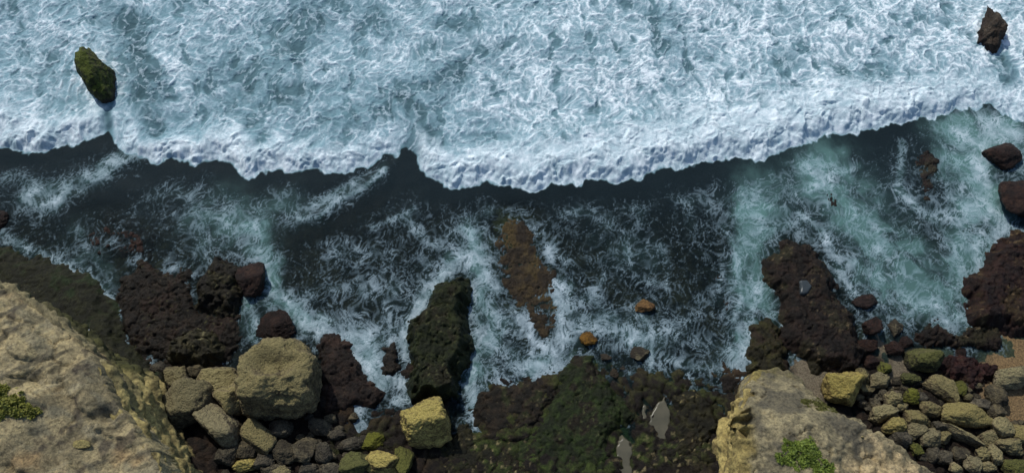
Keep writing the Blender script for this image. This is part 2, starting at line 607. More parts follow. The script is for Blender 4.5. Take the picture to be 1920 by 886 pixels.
# white water in front of the wave and on the shelf: (points, width px, strength)
FOAM = [
    ([(1850, 212), (1882, 236), (1925, 270)], 30, 0.95), ([(1862, 250), (1840, 300)], 26, 0.7),
    ([(0, 440), (60, 470), (110, 495), (125, 500)], 15, 0.75), ([(110, 490), (150, 520), (190, 542), (203, 575), (208, 600)], 8, 0.9),
    ([(208, 600), (222, 640), (235, 665), (262, 684)], 6, 0.7),
    ([(20, 330), (60, 345), (100, 345)], 28, 0.40), ([(45, 372), (75, 388), (110, 382), (130, 352)], 11, 0.85),
    ([(60, 365), (100, 360)], 20, 0.5),
    ([(163, 340), (176, 340), (193, 332), (212, 318), (236, 303), (254, 292)], 6, 1.0), ([(175, 330), (200, 316), (225, 300)], 10, 0.6), ([(185, 310), (215, 290)], 14, 0.62), ([(230, 285), (250, 282)], 10, 0.55),
    ([(150, 430), (160, 470)], 12, 0.4), ([(205, 455), (215, 450)], 12, 0.6), ([(300, 510), (340, 500)], 16, 0.45),
    ([(360, 350), (380, 420), (400, 440)], 60, 0.36), ([(440, 400), (480, 440), (470, 470)], 30, 0.42), ([(300, 350), (260, 400)], 40, 0.22),
    ([(560, 410), (580, 410), (600, 406), (614, 394), (628, 380), (650, 368), (676, 356), (700, 338), (722, 318)], 7, 1.0), ([(580, 396), (620, 370), (660, 345)], 12, 0.6), ([(60, 384), (84, 390), (108, 384), (122, 368), (132, 350)], 6, 0.85), ([(580, 385), (640, 355), (690, 325)], 16, 0.42),
    ([(500, 380), (540, 350)], 30, 0.3),
    ([(700, 425), (740, 410), (775, 390)], 10, 0.45), ([(760, 410), (800, 450), (850, 480)], 18, 0.5), ([(830, 450), (860, 430)], 14, 0.4),
    ([(560, 560), (610, 545), (680, 540)], 24, 0.42), ([(640, 470), (720, 480), (700, 540)], 38, 0.4), ([(740, 540), (720, 600), (690, 620)], 30, 0.5),
    ([(600, 600), (650, 610), (690, 640)], 24, 0.6),
    ([(865, 490), (835, 515), (800, 545), (775, 590), (757, 625), (757, 668)], 12, 0.9), ([(800, 520), (780, 560)], 20, 0.5),
    ([(570, 610), (600, 615), (640, 625), (660, 650)], 11, 0.8), ([(660, 650), (680, 680), (712, 718)], 14, 1.0),
    ([(690, 640), (712, 660)], 14, 0.6), ([(726, 672), (727, 685)], 5, 0.9),
    ([(480, 480), (505, 500), (505, 545), (550, 570), (570, 605)], 14, 0.62), ([(470, 580), (490, 610), (505, 635)], 15, 0.6),
    ([(720, 720), (750, 715), (770, 745), (745, 750)], 14, 0.9), ([(690, 745), (670, 760), (680, 800)], 12, 0.75), ([(640, 788), (660, 795), (670, 812)], 10, 0.7),
    ([(770, 748), (800, 752), (820, 750)], 6, 0.8),
    ([(870, 430), (900, 470), (905, 505), (935, 545)], 14, 0.75), ([(875, 480), (885, 540), (930, 590), (975, 620)], 22, 0.66),
    ([(960, 575), (985, 610), (1000, 640), (1030, 655), (1050, 630), (1050, 590)], 8, 0.95), ([(1035, 520), (1035, 550)], 9, 0.85),
    ([(1040, 560), (1060, 600), (1055, 650), (1020, 690)], 14, 0.7),
    ([(880, 600), (930, 650), (990, 690), (1040, 690)], 26, 0.66), ([(960, 690), (1030, 700), (1070, 670)], 14, 0.75),
    ([(890, 690), (884, 740), (892, 800)], 8, 0.85), ([(870, 720), (890, 745)], 10, 0.7), ([(905, 790), (900, 830)], 8, 0.5),
    ([(930, 690), (940, 722), (955, 728)], 5, 0.9), ([(960, 720), (972, 740)], 4, 0.6), ([(1000, 728), (1008, 736)], 5, 0.5),
    ([(1060, 570), (1110, 560), (1140, 590), (1090, 600)], 22, 0.6), ([(1080, 610), (1150, 620), (1200, 620)], 22, 0.62),
    ([(1200, 590), (1225, 620), (1220, 690)], 7, 0.9), ([(1180, 640), (1215, 630)], 12, 0.7), ([(1130, 520), (1100, 560)], 16, 0.5),
    ([(1175, 470), (1190, 520), (1230, 530)], 12, 0.42), ([(1240, 460), (1255, 500), (1250, 560)], 12, 0.4),
    ([(1230, 600), (1290, 640), (1370, 660)], 28, 0.5), ([(1250, 670), (1310, 690), (1380, 685)], 14, 0.62), ([(1280, 600), (1340, 560)], 26, 0.4),
    ([(1310, 560), (1350, 530), (1355, 490)], 12, 0.4), ([(1180, 700), (1195, 712)], 6, 0.7), ([(1290, 700), (1300, 740)], 6, 0.5), ([(1345, 700), (1340, 730)], 8, 0.4),
    ([(920, 400), (980, 390), (1010, 380)], 20, 0.34), ([(1000, 420), (1040, 480), (1070, 500)], 24, 0.42), ([(1060, 400), (1100, 390), (1140, 420)], 24, 0.36),
    ([(1160, 380), (1200, 400), (1190, 440)], 24, 0.36), ([(1260, 370), (1290, 380), (1300, 440)], 18, 0.36), ([(1310, 360), (1350, 420), (1340, 460)], 20, 0.30),
    ([(1040, 450), (1030, 500)], 10, 0.5), ([(920, 480), (915, 490)], 6, 0.6),
    ([(1400, 640), (1392, 690), (1380, 725)], 9, 1.0), ([(1375, 600), (1390, 560), (1380, 480), (1365, 440)], 9, 0.62), ([(1420, 540), (1405, 600)], 16, 0.5),
    ([(1400, 360), (1420, 420), (1440, 400)], 36, 0.5), ([(1470, 610), (1490, 640), (1500, 680)], 10, 0.5),
    ([(1510, 310), (1545, 335), (1530, 300)], 18, 0.62), ([(1560, 330), (1610, 310)], 12, 0.5), ([(1540, 345), (1500, 370)], 14, 0.45),
    ([(1500, 400), (1540, 430), (1560, 480), (1590, 540), (1620, 570)], 13, 0.72), ([(1570, 480), (1610, 490), (1640, 530)], 20, 0.5),
    ([(1640, 440), (1680, 500), (1690, 540)], 24, 0.45), ([(1490, 420), (1460, 430)], 14, 0.4),
    ([(1690, 265), (1690, 320), (1685, 350)], 12, 0.66), ([(1690, 360), (1720, 390), (1760, 420), (1780, 440)], 15, 0.66), ([(1770, 330), (1780, 370)], 10, 0.45),
    ([(1800, 250), (1830, 290), (1840, 340)], 28, 0.7), ([(1800, 370), (1850, 390), (1870, 430)], 30, 0.72), ([(1800, 420), (1760, 400)], 18, 0.66),
    ([(1830, 450), (1830, 520), (1822, 590)], 12, 0.72), ([(1790, 470), (1810, 540)], 14, 0.5), ([(1700, 590), (1750, 570), (1780, 600), (1820, 590)], 14, 0.6),
    ([(1640, 590), (1680, 600), (1650, 620)], 12, 0.5), ([(1870, 440), (1890, 480), (1860, 500)], 12, 0.7), ([(1880, 420), (1910, 440)], 16, 0.75),
    ([(1900, 290), (1915, 320)], 20, 0.6), ([(1600, 400), (1640, 380)], 22, 0.36), ([(1450, 330), (1480, 350)], 24, 0.3),
    ([(1875, 590), (1880, 605)], 8, 0.6),
]
# darker, less covered stretches of the surf behind the wave
OPEN = [
    ([(198, 188), (203, 212), (204, 240)], 9, 1.0), ([(1880, 112), (1892, 140), (1880, 160)], 13, 0.8),
    ([(240, 40), (270, 120), (270, 190), (290, 230)], 30, 0.85), ([(210, 20), (250, 60)], 26, 0.6), ([(560, 60), (540, 100)], 36, 0.75),
    ([(460, 130), (480, 170), (560, 180)], 40, 0.6), ([(420, 120), (380, 160)], 30, 0.4), ([(760, 190), (790, 230), (800, 270)], 32, 0.85),
    ([(830, 160), (860, 130)], 34, 0.6), ([(900, 100), (870, 60)], 34, 0.4), ([(700, 30), (660, 20)], 30, 0.4), ([(720, 200), (680, 230)], 30, 0.5),
    ([(640, 230), (600, 250)], 36, 0.25), ([(0, 20), (20, 10)], 26, 0.5), ([(70, 100), (90, 120)], 24, 0.45), ([(420, 190), (470, 220)], 36, 0.35),
    ([(1560, 130), (1640, 160)], 34, 0.3), ([(1480, 110), (1470, 140)], 30, 0.25), ([(1240, 60), (1200, 20)], 50, 0.3), ([(560, 0), (600, 20)], 40, 0.4),
    ([(1250, 100), (1260, 120)], 30, 0.2), ([(310, 180), (300, 150)], 20, 0.5), ([(800, 300), (770, 280)], 20, 0.9),
]


def warp(x, y, s, a, seed):
    return x + a * fbm2(x, y, s, 3, seed), y + a * fbm2(x, y, s, 3, seed + 50)


def ridge(n, k=4.0):
    return np.clip(1 - np.abs(n) * k, 0, 1)


wx = axis(-56.5, 56.5, 0.08, 900)
wy = axis(-22.5, 31, 0.08, 900)
X, Y = np.meshgrid(wx, wy)
X = X.astype(np.float32)
Y = Y.astype(np.float32)
PX, PY = topx(X, np.clip(Y, -30, 60), 0.0)
PX = PX.astype(np.float32)
# --- the wave front, ragged at three sizes, and the distance behind it in metres
_f = np.interp(np.arange(-70, 70, 0.08), cw[:, 0], cw[:, 1])
_k = np.hanning(17)
_f = np.convolve(np.pad(_f, 8, 'edge'), _k / _k.sum(), 'valid')
front = np.interp(X, np.arange(-70, 70, 0.08), _f)
slope = np.gradient(np.interp(wx, np.arange(-70, 70, 0.08), _f), wx)
cs = 1 / np.sqrt(1 + np.clip(slope, -1.0, 1.0) ** 2)[None, :]
zx = X[0] * 0
xw, yw = warp(X, Y, 2.0, 0.7, 60)
xw, yw = warp(xw, yw, 0.6, 0.22, 52)
b1, _ = worley(xw, yw * 1.15, 1.25, 61)
b2, _ = worley(xw, yw, 0.6, 62)
b3, _ = worley(xw, yw, 0.3, 63)
b0, _ = worley(xw, yw * 1.3, 2.3, 59)
puff = 0.34 * np.sqrt(np.clip(1 - b0 * b0 * 1.1, 0, 1)) + 0.38 * np.sqrt(np.clip(1 - b1 * b1 * 1.1, 0, 1)) + 0.18 * np.sqrt(np.clip(1 - b2 * b2 * 1.1, 0, 1)) + 0.08 * np.sqrt(np.clip(1 - b3 * b3, 0, 1))
jag = 0.55 * n2(X, Y * 0.6, 2.4, 41) + 0.45 * n2(X, Y * 0.7, 1.1, 47) + 0.4 * (puff - 0.55) + 0.2 * n2(X, Y * 0.7, 0.4, 43)
D = (Y - front) * cs + jag
# strength of the roller along its length
CR = np.interp(X, [W(a, 280)[0] for a in (-400, 0, 60, 150, 195, 225, 262, 330, 480, 640, 720, 758, 775, 800, 880, 1300, 1700, 1810, 1860, 1960, 2300)],
               [0.9, 0.9, 1.0, 0.8, 0.25, 0.25, 0.8, 0.9, 1.0, 0.8, 0.5, 0.05, 0.05, 0.8, 1.0, 1.05, 1.1, 0.8, 0.35, 0.3, 0.3]).astype(np.float32)
BW = np.interp(X, [W(a, 280)[0] for a in (0, 250, 480, 740, 800, 1000, 1300, 1600, 1850)],
               [3.4, 2.2, 3.2, 1.6, 2.6, 4.0, 5.2, 4.6, 3.0]).astype(np.float32)
behind = ss(-0.12, 0.06, D)
prof = ss(0.0, 2.4, D) ** 0.8 * (1 - 0.75 * ss(BW * 0.35, BW * 1.7, D)) * CR
roll = ss(0.0, 0.25, D) * (1 - ss(BW * 0.7, BW * 1.35, D + 0.9 * n2(X, Y, 1.6, 44))) * np.clip(CR * 1.4, 0, 1)
# cauliflower heads of the roller
# --- churned surf behind the wave
op = field(X, Y, OPEN)
def rmf(x, y, s, seed, octs=4):
    r, wgt, t, a = 0, 1.0, 0, 1.0
    for k in range(octs):
        sg = np.clip(1 - np.abs(n2(x, y, s, seed + k * 3)) * 1.7, 0, 1) ** 2
        r = r + sg * wgt * a
        wgt = np.clip(sg * 2.2, 0, 1)
        t += a
        a *= 0.75
        s *= 0.52
    return r / t


def web(x, y, s, seed, w):
    """connected cell walls, the lacework foam dries into; w = wall width as a share of the cell"""
    a, c = worley(x, y, s, seed)
    return np.clip(1 - (c - a) / np.maximum(w, 0.02), 0, 1)


fx, fy = warp(X, Y, 5.0, 0.8, 70)
fx, fy = warp(fx, fy, 1.4, 0.26, 71)
fx, fy = warp(fx, fy, 0.45, 0.09, 69)
big = fbm2(X, Y, 6.0, 4, 75)
mid = fbm2(fx, fy, 1.6, 5, 76, 0.6)
wn = 0.5 + 0.45 * fbm2(X, Y, 1.2, 3, 66)
W1 = web(fx, fy * 0.85, 1.5, 72, 0.2 * wn + 0.03)
W2 = web(fx, fy * 0.85, 0.8, 73, 0.32 * wn + 0.05)
W3 = web(fx, fy, 0.42, 74, 0.45 * wn + 0.08)
L1 = ridge(n2(fx, fy, 0.9, 64), 3.6)
patch = fbm2(fx * 1.2, fy * 0.7, 2.0, 3, 77)
hsel = ss(0.22, -0.06, patch + 0.50 - op * 0.85 + 0.22 * big)       # 1 = open dark water
holes = np.clip(hsel, 0, 1) * (1 - roll)
rm_ = rmf(fx, fy * 0.9, 1.25, 140, 5)
rm_ = 0.25 * rm_ + 0.62 * ss(0.08, 0.72, rm_)
rm2 = rmf(fx * 0.9, fy, 0.55, 160, 3)
veins = np.maximum(np.maximum(W1 * 0.7, W2 * 0.5), L1 ** 3 * 0.6)
cov = np.clip(0.44 + 0.55 * big + 0.45 * mid - 0.95 * op + 0.24 * ss(700, 1150, PX), 0, 1)
sea_foam = 0.05 + 0.38 * cov + 0.95 * rm_ * (0.35 + 0.65 * cov) + 0.62 * (rm2 - 0.3) * (0.3 + cov) + 0.14 * veins
sea_foam = sea_foam * (1 - holes) + (0.03 + 0.5 * np.maximum(ss(0.35, 0.7, rm_), W1 ** 2 * 0.7)) * holes
rollf = np.clip(0.66 + 0.10 * puff + 0.3 * (np.abs(n2(xw, yw, 0.75, 49)) - 0.25) + 0.25 * fbm2(X, Y, 2.2, 4, 65) + 0.3 * (rm2 - 0.3), 0, 1)
sk = np.zeros(X.shape, np.float32)
for ring in ([(168, 108), (182, 100), (200, 118), (226, 138), (232, 168)], [(158, 130), (152, 152), (166, 178), (180, 196)], [(1836, 24), (1850, 10), (1864, 36), (1884, 60), (1886, 84)], [(1836, 30), (1826, 66), (1830, 92), (1846, 108)]):
    A = [tuple(W(a, b, 0)[:2]) for a, b in ring]
    sk = np.maximum(sk, np.exp(-(seg_dist(X, Y, A) / 0.75) ** 2))
wake = field(X, Y, [([(196, 188), (202, 210), (206, 236), (206, 262)], 9, 1.0), ([(1882, 108), (1894, 135), (1888, 160)], 12, 0.6)])
sea_foam = sea_foam * (1 - 0.85 * np.clip(wake * (1.1 + 0.5 * n2(X, Y, 0.7, 45)), 0, 1))
roll = roll * (1 - 0.9 * field(X, Y, [([(204, 215), (206, 262)], 8, 1)]))
sea_foam = np.clip(sea_foam + 0.5 * sk * (0.5 + fbm2(X, Y, 0.8, 3, 46)), 0, 1)
sea_foam = sea_foam * (1 - roll) + roll * rollf
far = ss(36, 110, np.hypot(X * 0.7, Y - 5))
sea_foam = sea_foam * (1 - far) + far * 0.25 * ss(0.1, 0.5, big)
# --- lace in front
Fm = field(X, Y, FOAM)
COLLARS = [
    [(1062, 690), (1100, 668), (1140, 712), (1166, 740), (1186, 770), (1172, 796), (1150, 806), (1146, 850), (1140, 920), (1000, 920), (960, 850), (1010, 790), (1040, 740)],
    [(902, 730), (940, 716), (1000, 720), (1040, 712), (1036, 760), (1000, 800), (960, 830), (905, 836), (892, 790)],
    [(862, 800), (892, 826), (960, 840), (1000, 880), (1000, 930), (840, 930), (800, 880), (830, 850)],
    [(1262, 742), (1290, 730), (1330, 744), (1345, 790), (1335, 840), (1330, 925), (1190, 925), (1196, 870), (1206, 840), (1234, 848), (1260, 826), (1268, 790)],
    [(222, 520), (262, 488), (305, 505), (352, 500), (352, 540), (385, 575), (440, 585), (448, 640), (400, 690), (330, 680), (262, 668), (228, 620), (214, 570)],
    [(372, 512), (398, 486), (420, 492), (446, 508), (448, 545), (430, 570), (400, 566), (366, 560)],
    [(302, 655), (330, 625), (362, 612), (396, 625), (404, 655), (386, 678), (335, 676), (308, 672)],
    [(592, 622), (622, 618), (652, 640), (664, 672), (690, 706), (712, 728), (705, 762), (668, 762), (640, 778), (610, 770), (598, 740)],
    [(718, 650), (735, 636), (752, 648), (752, 690), (735, 706), (716, 700)],
    [(855, 506), (864, 520), (866, 560), (870, 600), (866, 660), (848, 726), (818, 738), (786, 732), (774, 708), (770, 660), (764, 606), (778, 592), (790, 580), (806, 556), (830, 522)],
    [(926, 440), (950, 405), (995, 405), (1012, 455), (1042, 500), (1056, 545), (1054, 600), (1040, 645), (1010, 652), (988, 616), (966, 576), (942, 540), (918, 490)],
    [(1475, 450), (1500, 446), (1530, 468), (1546, 490), (1570, 548), (1592, 578), (1606, 604), (1622, 650), (1600, 682), (1530, 684), (1494, 640), (1476, 584), (1462, 545), (1446, 522), (1446, 488)],
    [(1888, 452), (1930, 438), (2010, 440), (2010, 610), (1880, 602), (1836, 588), (1834, 520), (1858, 498)],
    [(1718, 622), (1742, 606), (1764, 600), (1790, 628), (1812, 612), (1836, 606), (1878, 616), (1876, 650), (1830, 652), (1790, 648), (1740, 652)],
    [(1765, 678), (1800, 662), (1845, 668), (1878, 690), (1862, 716), (1828, 730), (1798, 712), (1768, 706)],
    [(1412, 606), (1440, 596), (1462, 612), (1476, 660), (1482, 690), (1440, 700), (1412, 690), (1406, 650)]]
collar = np.zeros(X.shape, np.float32)
for pts in COLLARS:
    A = [tuple(W(a, b, 0)[:2]) for a, b in pts]
    collar = np.maximum(collar, np.exp(-(seg_dist(X, Y, A + A[:1]) / 0.9) ** 2))
collar_w = np.zeros(X.shape, np.float32)
for pts in COLLARS:
    A = [tuple(W(a, b, 0)[:2]) for a, b in pts]
    collar_w = np.maximum(collar_w, ss(-1.8, 0.2, sdf(X, Y, A)))
collar = collar * ss(-0.2, 0.5, fbm2(X, Y, 2.0, 3, 53) + 0.15)
mx, my = warp(X, Y, 4.0, 1.3, 54)
mx, my = warp(mx, my, 1.0, 0.5, 55)
milkW0 = field(mx, my, MILK)
Fw = field(X, Y, [(a, b * 2.0 + 10, c * 0.30) for a, b, c in FOAM])
Fm = np.clip(np.maximum(Fm, Fw) * (1 + 0.45 * fbm2(X, Y, 2.2, 4, 80)) + 0.02 + 0.11 * ss(0.1, 0.6, fbm2(X, Y, 4.5, 3, 68)) + 0.30 * collar + 0.22 * milkW0, 0, 1)
Fm = Fm * (1 - 0.85 * ss(3.2, 0.6, -D + 1.0 * n2(X, Y, 3, 79)) * (1 - field(X, Y, [([(160, 330), (250, 290)], 30, 1), ([(590, 400), (722, 316)], 30, 1), ([(1780, 240), (1880, 250)], 60, 1), ([(1500, 300), (1560, 330)], 40, .8)])))
Fm = Fm * (1 - 0.9 * field(X, Y, [([(540, 450), (610, 428), (680, 388), (740, 345), (760, 310)], 20, 1), ([(130, 400), (230, 350), (300, 330)], 18, 0.9)]))
qx, qy = warp(X, Y, 4.0, 1.2, 81)
qx, qy = warp(qx, qy, 1.3, 0.30, 82)
qx, qy = warp(qx, qy, 0.4, 0.12, 67)
fn = np.clip(0.55 + 0.6 * fbm2(X, Y, 1.4, 4, 78), 0.1, 1.2)
wd = (0.03 + 0.32 * Fm) * fn * (0.7 + 0.9 * n2(X, Y, 0.5, 56))
R1 = web(qx, qy * 0.8, 1.5, 83, wd * 0.6)
R2 = web(qx, qy * 0.8, 0.75, 84, wd * 1.0)
R3 = web(qx, qy, 0.4, 85, wd * 1.3)
R4 = ridge(n2(qx, qy * 0.7, 0.9, 89), 8 - 4 * Fm) * ss(0.1, 0.4, Fm)
R5 = rmf(qx, qy, 0.9, 180, 4)
lace = np.maximum(np.maximum(R1, R4 * 0.85), np.maximum(R2 * ss(0.12, 0.4, Fm), R3 * ss(0.3, 0.65, Fm)))
lace = np.maximum(lace, ss(0.62 - 0.35 * Fm, 0.85 - 0.3 * Fm, R5))
front_foam = np.clip(lace * 1.3, 0, 1) * (0.16 + 0.58 * Fm) * np.clip(fn + 0.1, 0, 1) * ss(0.03, 0.14, Fm)
front_foam = np.maximum(front_foam, ss(0.7, 1.3, Fm + 0.45 * fbm2(qx, qy, 0.8, 4, 87, 0.65)) * 0.6)
# froth specks
front_foam = np.maximum(front_foam, 0.5 * ss(0.45, 0.6, n2(X, Y, 0.19, 63)) * ss(0.15, 0.45, Fm * fn))
front_foam = front_foam * 0.9
foam = np.clip(front_foam * (1 - behind) + sea_foam * behind, 0, 1)
milkW = milkW0
milkW = np.clip(milkW * (0.85 + 1.0 * fbm2(qx, qy, 2.6, 5, 88, 0.6)), 0, 1)
milk = np.clip(milkW * (1 - behind) + behind * (0.72 - 0.35 * op + 0.3 * mid - 0.25 * holes), 0, 1)
milk = np.clip(milk + 0.38 * ss(0.15, 0.9, Fm) * (1 - behind), 0, 1)
deep = ss(470, 330, PY + 30 * big)
turb = np.clip(0.17 + 0.50 * deep + 0.55 * milk, 0, 0.97)
turb = turb * (1 - 0.55 * np.clip(collar_w, 0, 1)) * (1 - 0.75 * field(X, Y, [([(955, 420), (970, 500), (1005, 570), (1022, 625)], 34, 1), ([(230, 440), (200, 430)], 40, 0.7), ([(1735, 310), (1740, 350)], 24, 0.8)]))
turb = turb * (1 - behind) + behind * 0.985
# --- heights
H = 0.05 * fbm2(X, Y, 2.6, 2, 90)
swell = 0.35 * fbm2(X, Y, 9, 2, 92)
Hs = 0.25 + swell * ss(0, 6, D) + 0.13 * mid + 0.14 * rm_ - 0.08 * holes
Hs = Hs * (1 - roll) + 0.25 * roll
H = H * (1 - behind) + behind * Hs * (1 - far * 0.7) * ss(0, 1.6, D)
bil = np.abs(n2(xw, yw, 1.5, 48)) + 0.55 * np.abs(n2(xw, yw, 0.75, 49)) + 0.28 * np.abs(n2(xw, yw, 0.38, 50))
H = H + 0.60 * prof + roll * (bil - 0.3) * 0.48 * (0.65 + 0.7 * n2(X, Y, 1.7, 58)) * ss(0.0, 0.7, D)
H = H + 0.05 * front_foam + 0.10 * field(X, Y, [([(165, 336), (178, 337), (195, 328), (220, 308), (240, 298), (254, 290)], 12, 1),
                                                 ([(575, 404), (600, 402), (618, 388), (632, 376), (660, 362), (690, 341), (710, 322)], 12, 0.8),
                                                 ([(45, 368), (62, 380), (84, 386), (108, 380), (122, 364), (130, 346)], 12, 0.8)])
# water stays out of the shore
H = np.where(Y < -22.5, np.minimum(H, 0), H)
farz = ss(60, 300, np.hypot(X, Y))
H = H * (1 - farz)

m, nt, nd, lk = mat_new('sea_water')
out = N(nd, 'ShaderNodeOutputMaterial')
aF = N(nd, 'ShaderNodeAttribute', attribute_name='foam')
aM = N(nd, 'ShaderNodeAttribute', attribute_name='milk')
aT = N(nd, 'ShaderNodeAttribute', attribute_name='turbid')
tc = N(nd, 'ShaderNodeTexCoord')
f1 = noise(nd, lk, tc.outputs['Object'], 9.0, 6, 0.7, 0.8)
f2 = noise(nd, lk, tc.outputs['Object'], 2.2, 5, 0.6, 1.0)
# bubbles break the foam up below the size of the mesh
fo = mth(nd, lk, 'ADD', aF.outputs['Fac'], mth(nd, lk, 'MULTIPLY', mth(nd, lk, 'SUBTRACT', f1.outputs['Fac'], 0.5),
         mth(nd, lk, 'MULTIPLY', mth(nd, lk, 'MULTIPLY', aF.outputs['Fac'], mth(nd, lk, 'SUBTRACT', 1.25, aF.outputs['Fac'])), 2.2)), True)
clear = mix(nd, lk, aM.outputs['Fac'], (0.022, 0.036, 0.043), (0.115, 0.225, 0.21))
clear = mix(nd, lk, mth(nd, lk, 'MULTIPLY', f2.outputs['Fac'], 0.5), clear, mix(nd, lk, 1.0, clear, (0.6, 0.65, 0.7), 'MULTIPLY'))
aS = N(nd, 'ShaderNodeAttribute', attribute_name='surf')
surfc = mix(nd, lk, aM.outputs['Fac'], (0.04, 0.085, 0.10), (0.20, 0.36, 0.42))
clear = mix(nd, lk, aS.outputs['Fac'], clear, surfc)
df = N(nd, 'ShaderNodeBsdfDiffuse')
lk.new(clear, df.inputs['Color'])
tr = N(nd, 'ShaderNodeBsdfTransparent')
tr.inputs['Color'].default_value = (0.55, 0.74, 0.78, 1)
ms = N(nd, 'ShaderNodeMixShader')
lk.new(aT.outputs['Fac'], ms.inputs[0])
lk.new(tr.outputs[0], ms.inputs[1])
lk.new(df.outputs[0], ms.inputs[2])
gl = N(nd, 'ShaderNodeBsdfGlossy')
gl.inputs['Roughness'].default_value = 0.45
fr = N(nd, 'ShaderNodeFresnel')
fr.inputs['IOR'].default_value = 1.33
bpn = N(nd, 'ShaderNodeBump')
bpn.inputs['Strength'].default_value = 0.06
bpn.inputs['Distance'].default_value = 0.15
lk.new(f2.outputs['Fac'], bpn.inputs['Height'])
lk.new(bpn.outputs[0], gl.inputs['Normal'])
ms2 = N(nd, 'ShaderNodeMixShader')
lk.new(mth(nd, lk, 'MULTIPLY', fr.outputs[0], 0.05), ms2.inputs[0])
lk.new(ms.outputs[0], ms2.inputs[1])
lk.new(gl.outputs[0], ms2.inputs[2])
fd = N(nd, 'ShaderNodeBsdfDiffuse')
fcol = mix(nd, lk, fo, (0.38, 0.57, 0.68), (0.82, 0.92, 0.97))
lk.new(fcol, fd.inputs['Color'])
bp2 = N(nd, 'ShaderNodeBump')
bp2.inputs['Strength'].default_value = 0.5
bp2.inputs['Distance'].default_value = 0.12
lk.new(f1.outputs['Fac'], bp2.inputs['Height'])
lk.new(bp2.outputs[0], fd.inputs['Normal'])
ms3 = N(nd, 'ShaderNodeMixShader')
lk.new(fo, ms3.inputs[0])
lk.new(ms2.outputs[0], ms3.inputs[1])
lk.new(fd.outputs[0], ms3.inputs[2])
lk.new(ms3.outputs[0], out.inputs[0])
WATERM = m

V = np.stack([X, Y, H], -1).reshape(-1, 3)
F = grid_faces(*X.shape)
FO, MI, TU, SU = foam.ravel(), milk.ravel(), turb.ravel(), behind.ravel()
# the curling white rollers are their own things; the rest is the sheet of water
rm = ((roll > 0.25)).ravel()[F].all(1)
fcx = X.ravel()[F].mean(1)
xs = [W(225, 260)[0], W(772, 290)[0]]
seg = np.where(fcx < xs[0], 0, np.where(fcx < xs[1], 1, 2))
fcy = Y.ravel()[F].mean(1)


def water_part(name, sel):
    v, f, a, b, c, s_ = compact(V, F[sel], FO, MI, TU, SU)
    me = mesh_np(name, v, f)
    add_f(me, 'foam', a)
    add_f(me, 'milk', b)
    add_f(me, 'turbid', c)
    add_f(me, 'surf', s_)
    return link(name, me, WATERM)


wl = ['short white breaker running into the foot of the green sea stack',
      'middle white breaker ending at the dark smooth gap in the surf',
      'long white breaker reaching from the dark gap to the brown sea stack']
for k in range(3):
    o = water_part('breaking_wave', rm & (seg == k))
    tag(o, wl[k], 'wave', 'white breakers rolling towards the shore')
tag(water_part('water', ~rm), 'foam streaked sea water around and over the reef', 'sea', kind='structure')
# ------------------------------------------------------------------ cliffs and reef blocks
def poly_offset(P, d):
    """offset a counter-clockwise or clockwise ring outwards by d metres per vertex"""
    P = np.asarray(P, float)
    n = len(P)
    area = 0.5 * sum(P[i][0] * P[(i + 1) % n][1] - P[(i + 1) % n][0] * P[i][1] for i in range(n))
    sg = 1 if area > 0 else -1
    out = []
    for i in range(n):
        a, b, c = P[i - 1], P[i], P[(i + 1) % n]
        t1, t2 = b - a, c - b
        n1 = np.array([t1[1], -t1[0]]) / (np.linalg.norm(t1) + 1e-9)
        n2_ = np.array([t2[1], -t2[0]]) / (np.linalg.norm(t2) + 1e-9)
        nn = n1 + n2_
        nn = nn / (np.linalg.norm(nn) + 1e-6)
        out.append(b + sg * nn * (d[i] if hasattr(d, '__len__') else d))
    return out


def heightfield_rock(name, outer, inner, zfoot, zrim, step, topfn, tonefn, mat, rag=0.5, crag=0.4, seed=0, prof=1.0, strata=0.0, skirt=0.9):
    """block of land between its foot ring and its rim ring; topfn/tonefn give relief and mineral colour"""
    O = np.array([p[:2] for p in outer])
    x0, y0 = O.min(0) - 1.5
    x1, y1 = O.max(0) + 1.5
    ax, ay = np.arange(x0, x1, step), np.arange(y0, y1, step)
    x, y = np.meshgrid(ax.astype(np.float32), ay.astype(np.float32))
    rg = rag * (fbm2(x, y, 2.6, 4, seed) + 0.35 * fbm2(x, y, 0.7, 3, seed + 9))
    do = sdf(x, y, outer) + rg
    di = sdf(x, y, inner) + rg
    t = np.where(di > 0, 1.0, np.clip(do, 0, None) / (np.clip(do, 0, None) + np.clip(-di, 0, None) + 1e-6))
    t = np.clip(t, 0, 1)
    if strata:
        ph = t * strata + 0.5 * fbm2(x, y, 3.0, 3, seed + 4)
        t = np.clip(t + (0.55 / strata) * np.sin(ph * 2 * np.pi) * (t > 0.02) * (t < 0.98), 0, 1)
    z = zfoot + (zrim - zfoot) * t ** prof + topfn(x, y, np.clip(di, 0, None), t)
    z = np.where(do > 0, z, z - 0.2 + do * 3.0)
    keep = (do > -skirt)
    kf = keep[:-1, :-1] & keep[1:, :-1] & keep[:-1, 1:] & keep[1:, 1:]
    tone = tonefn(x, y, z, t, di, do)
    cx, cy = O.mean(0)
    V = np.stack([x - cx, y - cy, z], -1).reshape(-1, 3)
    # crag: push the steep sides in and out
    gy_, gx_ = np.gradient(z, step)
    steep = np.clip(np.hypot(gx_, gy_) / 2.5, 0, 1).reshape(-1)
    for ax_ in range(2):
        V[:, ax_] += crag * steep * fbm3(V * np.array([1, 1, 1.4]), 1.3, 4, seed + 20 + ax_)
    V, F, T = compact(V, grid_faces(*x.shape, kf), tone.reshape(-1, 3))
    me = mesh_np(name, V, F)
    add_col(me, 'tone', T)
    return link(name, me, mat, loc=(cx, cy, 0))


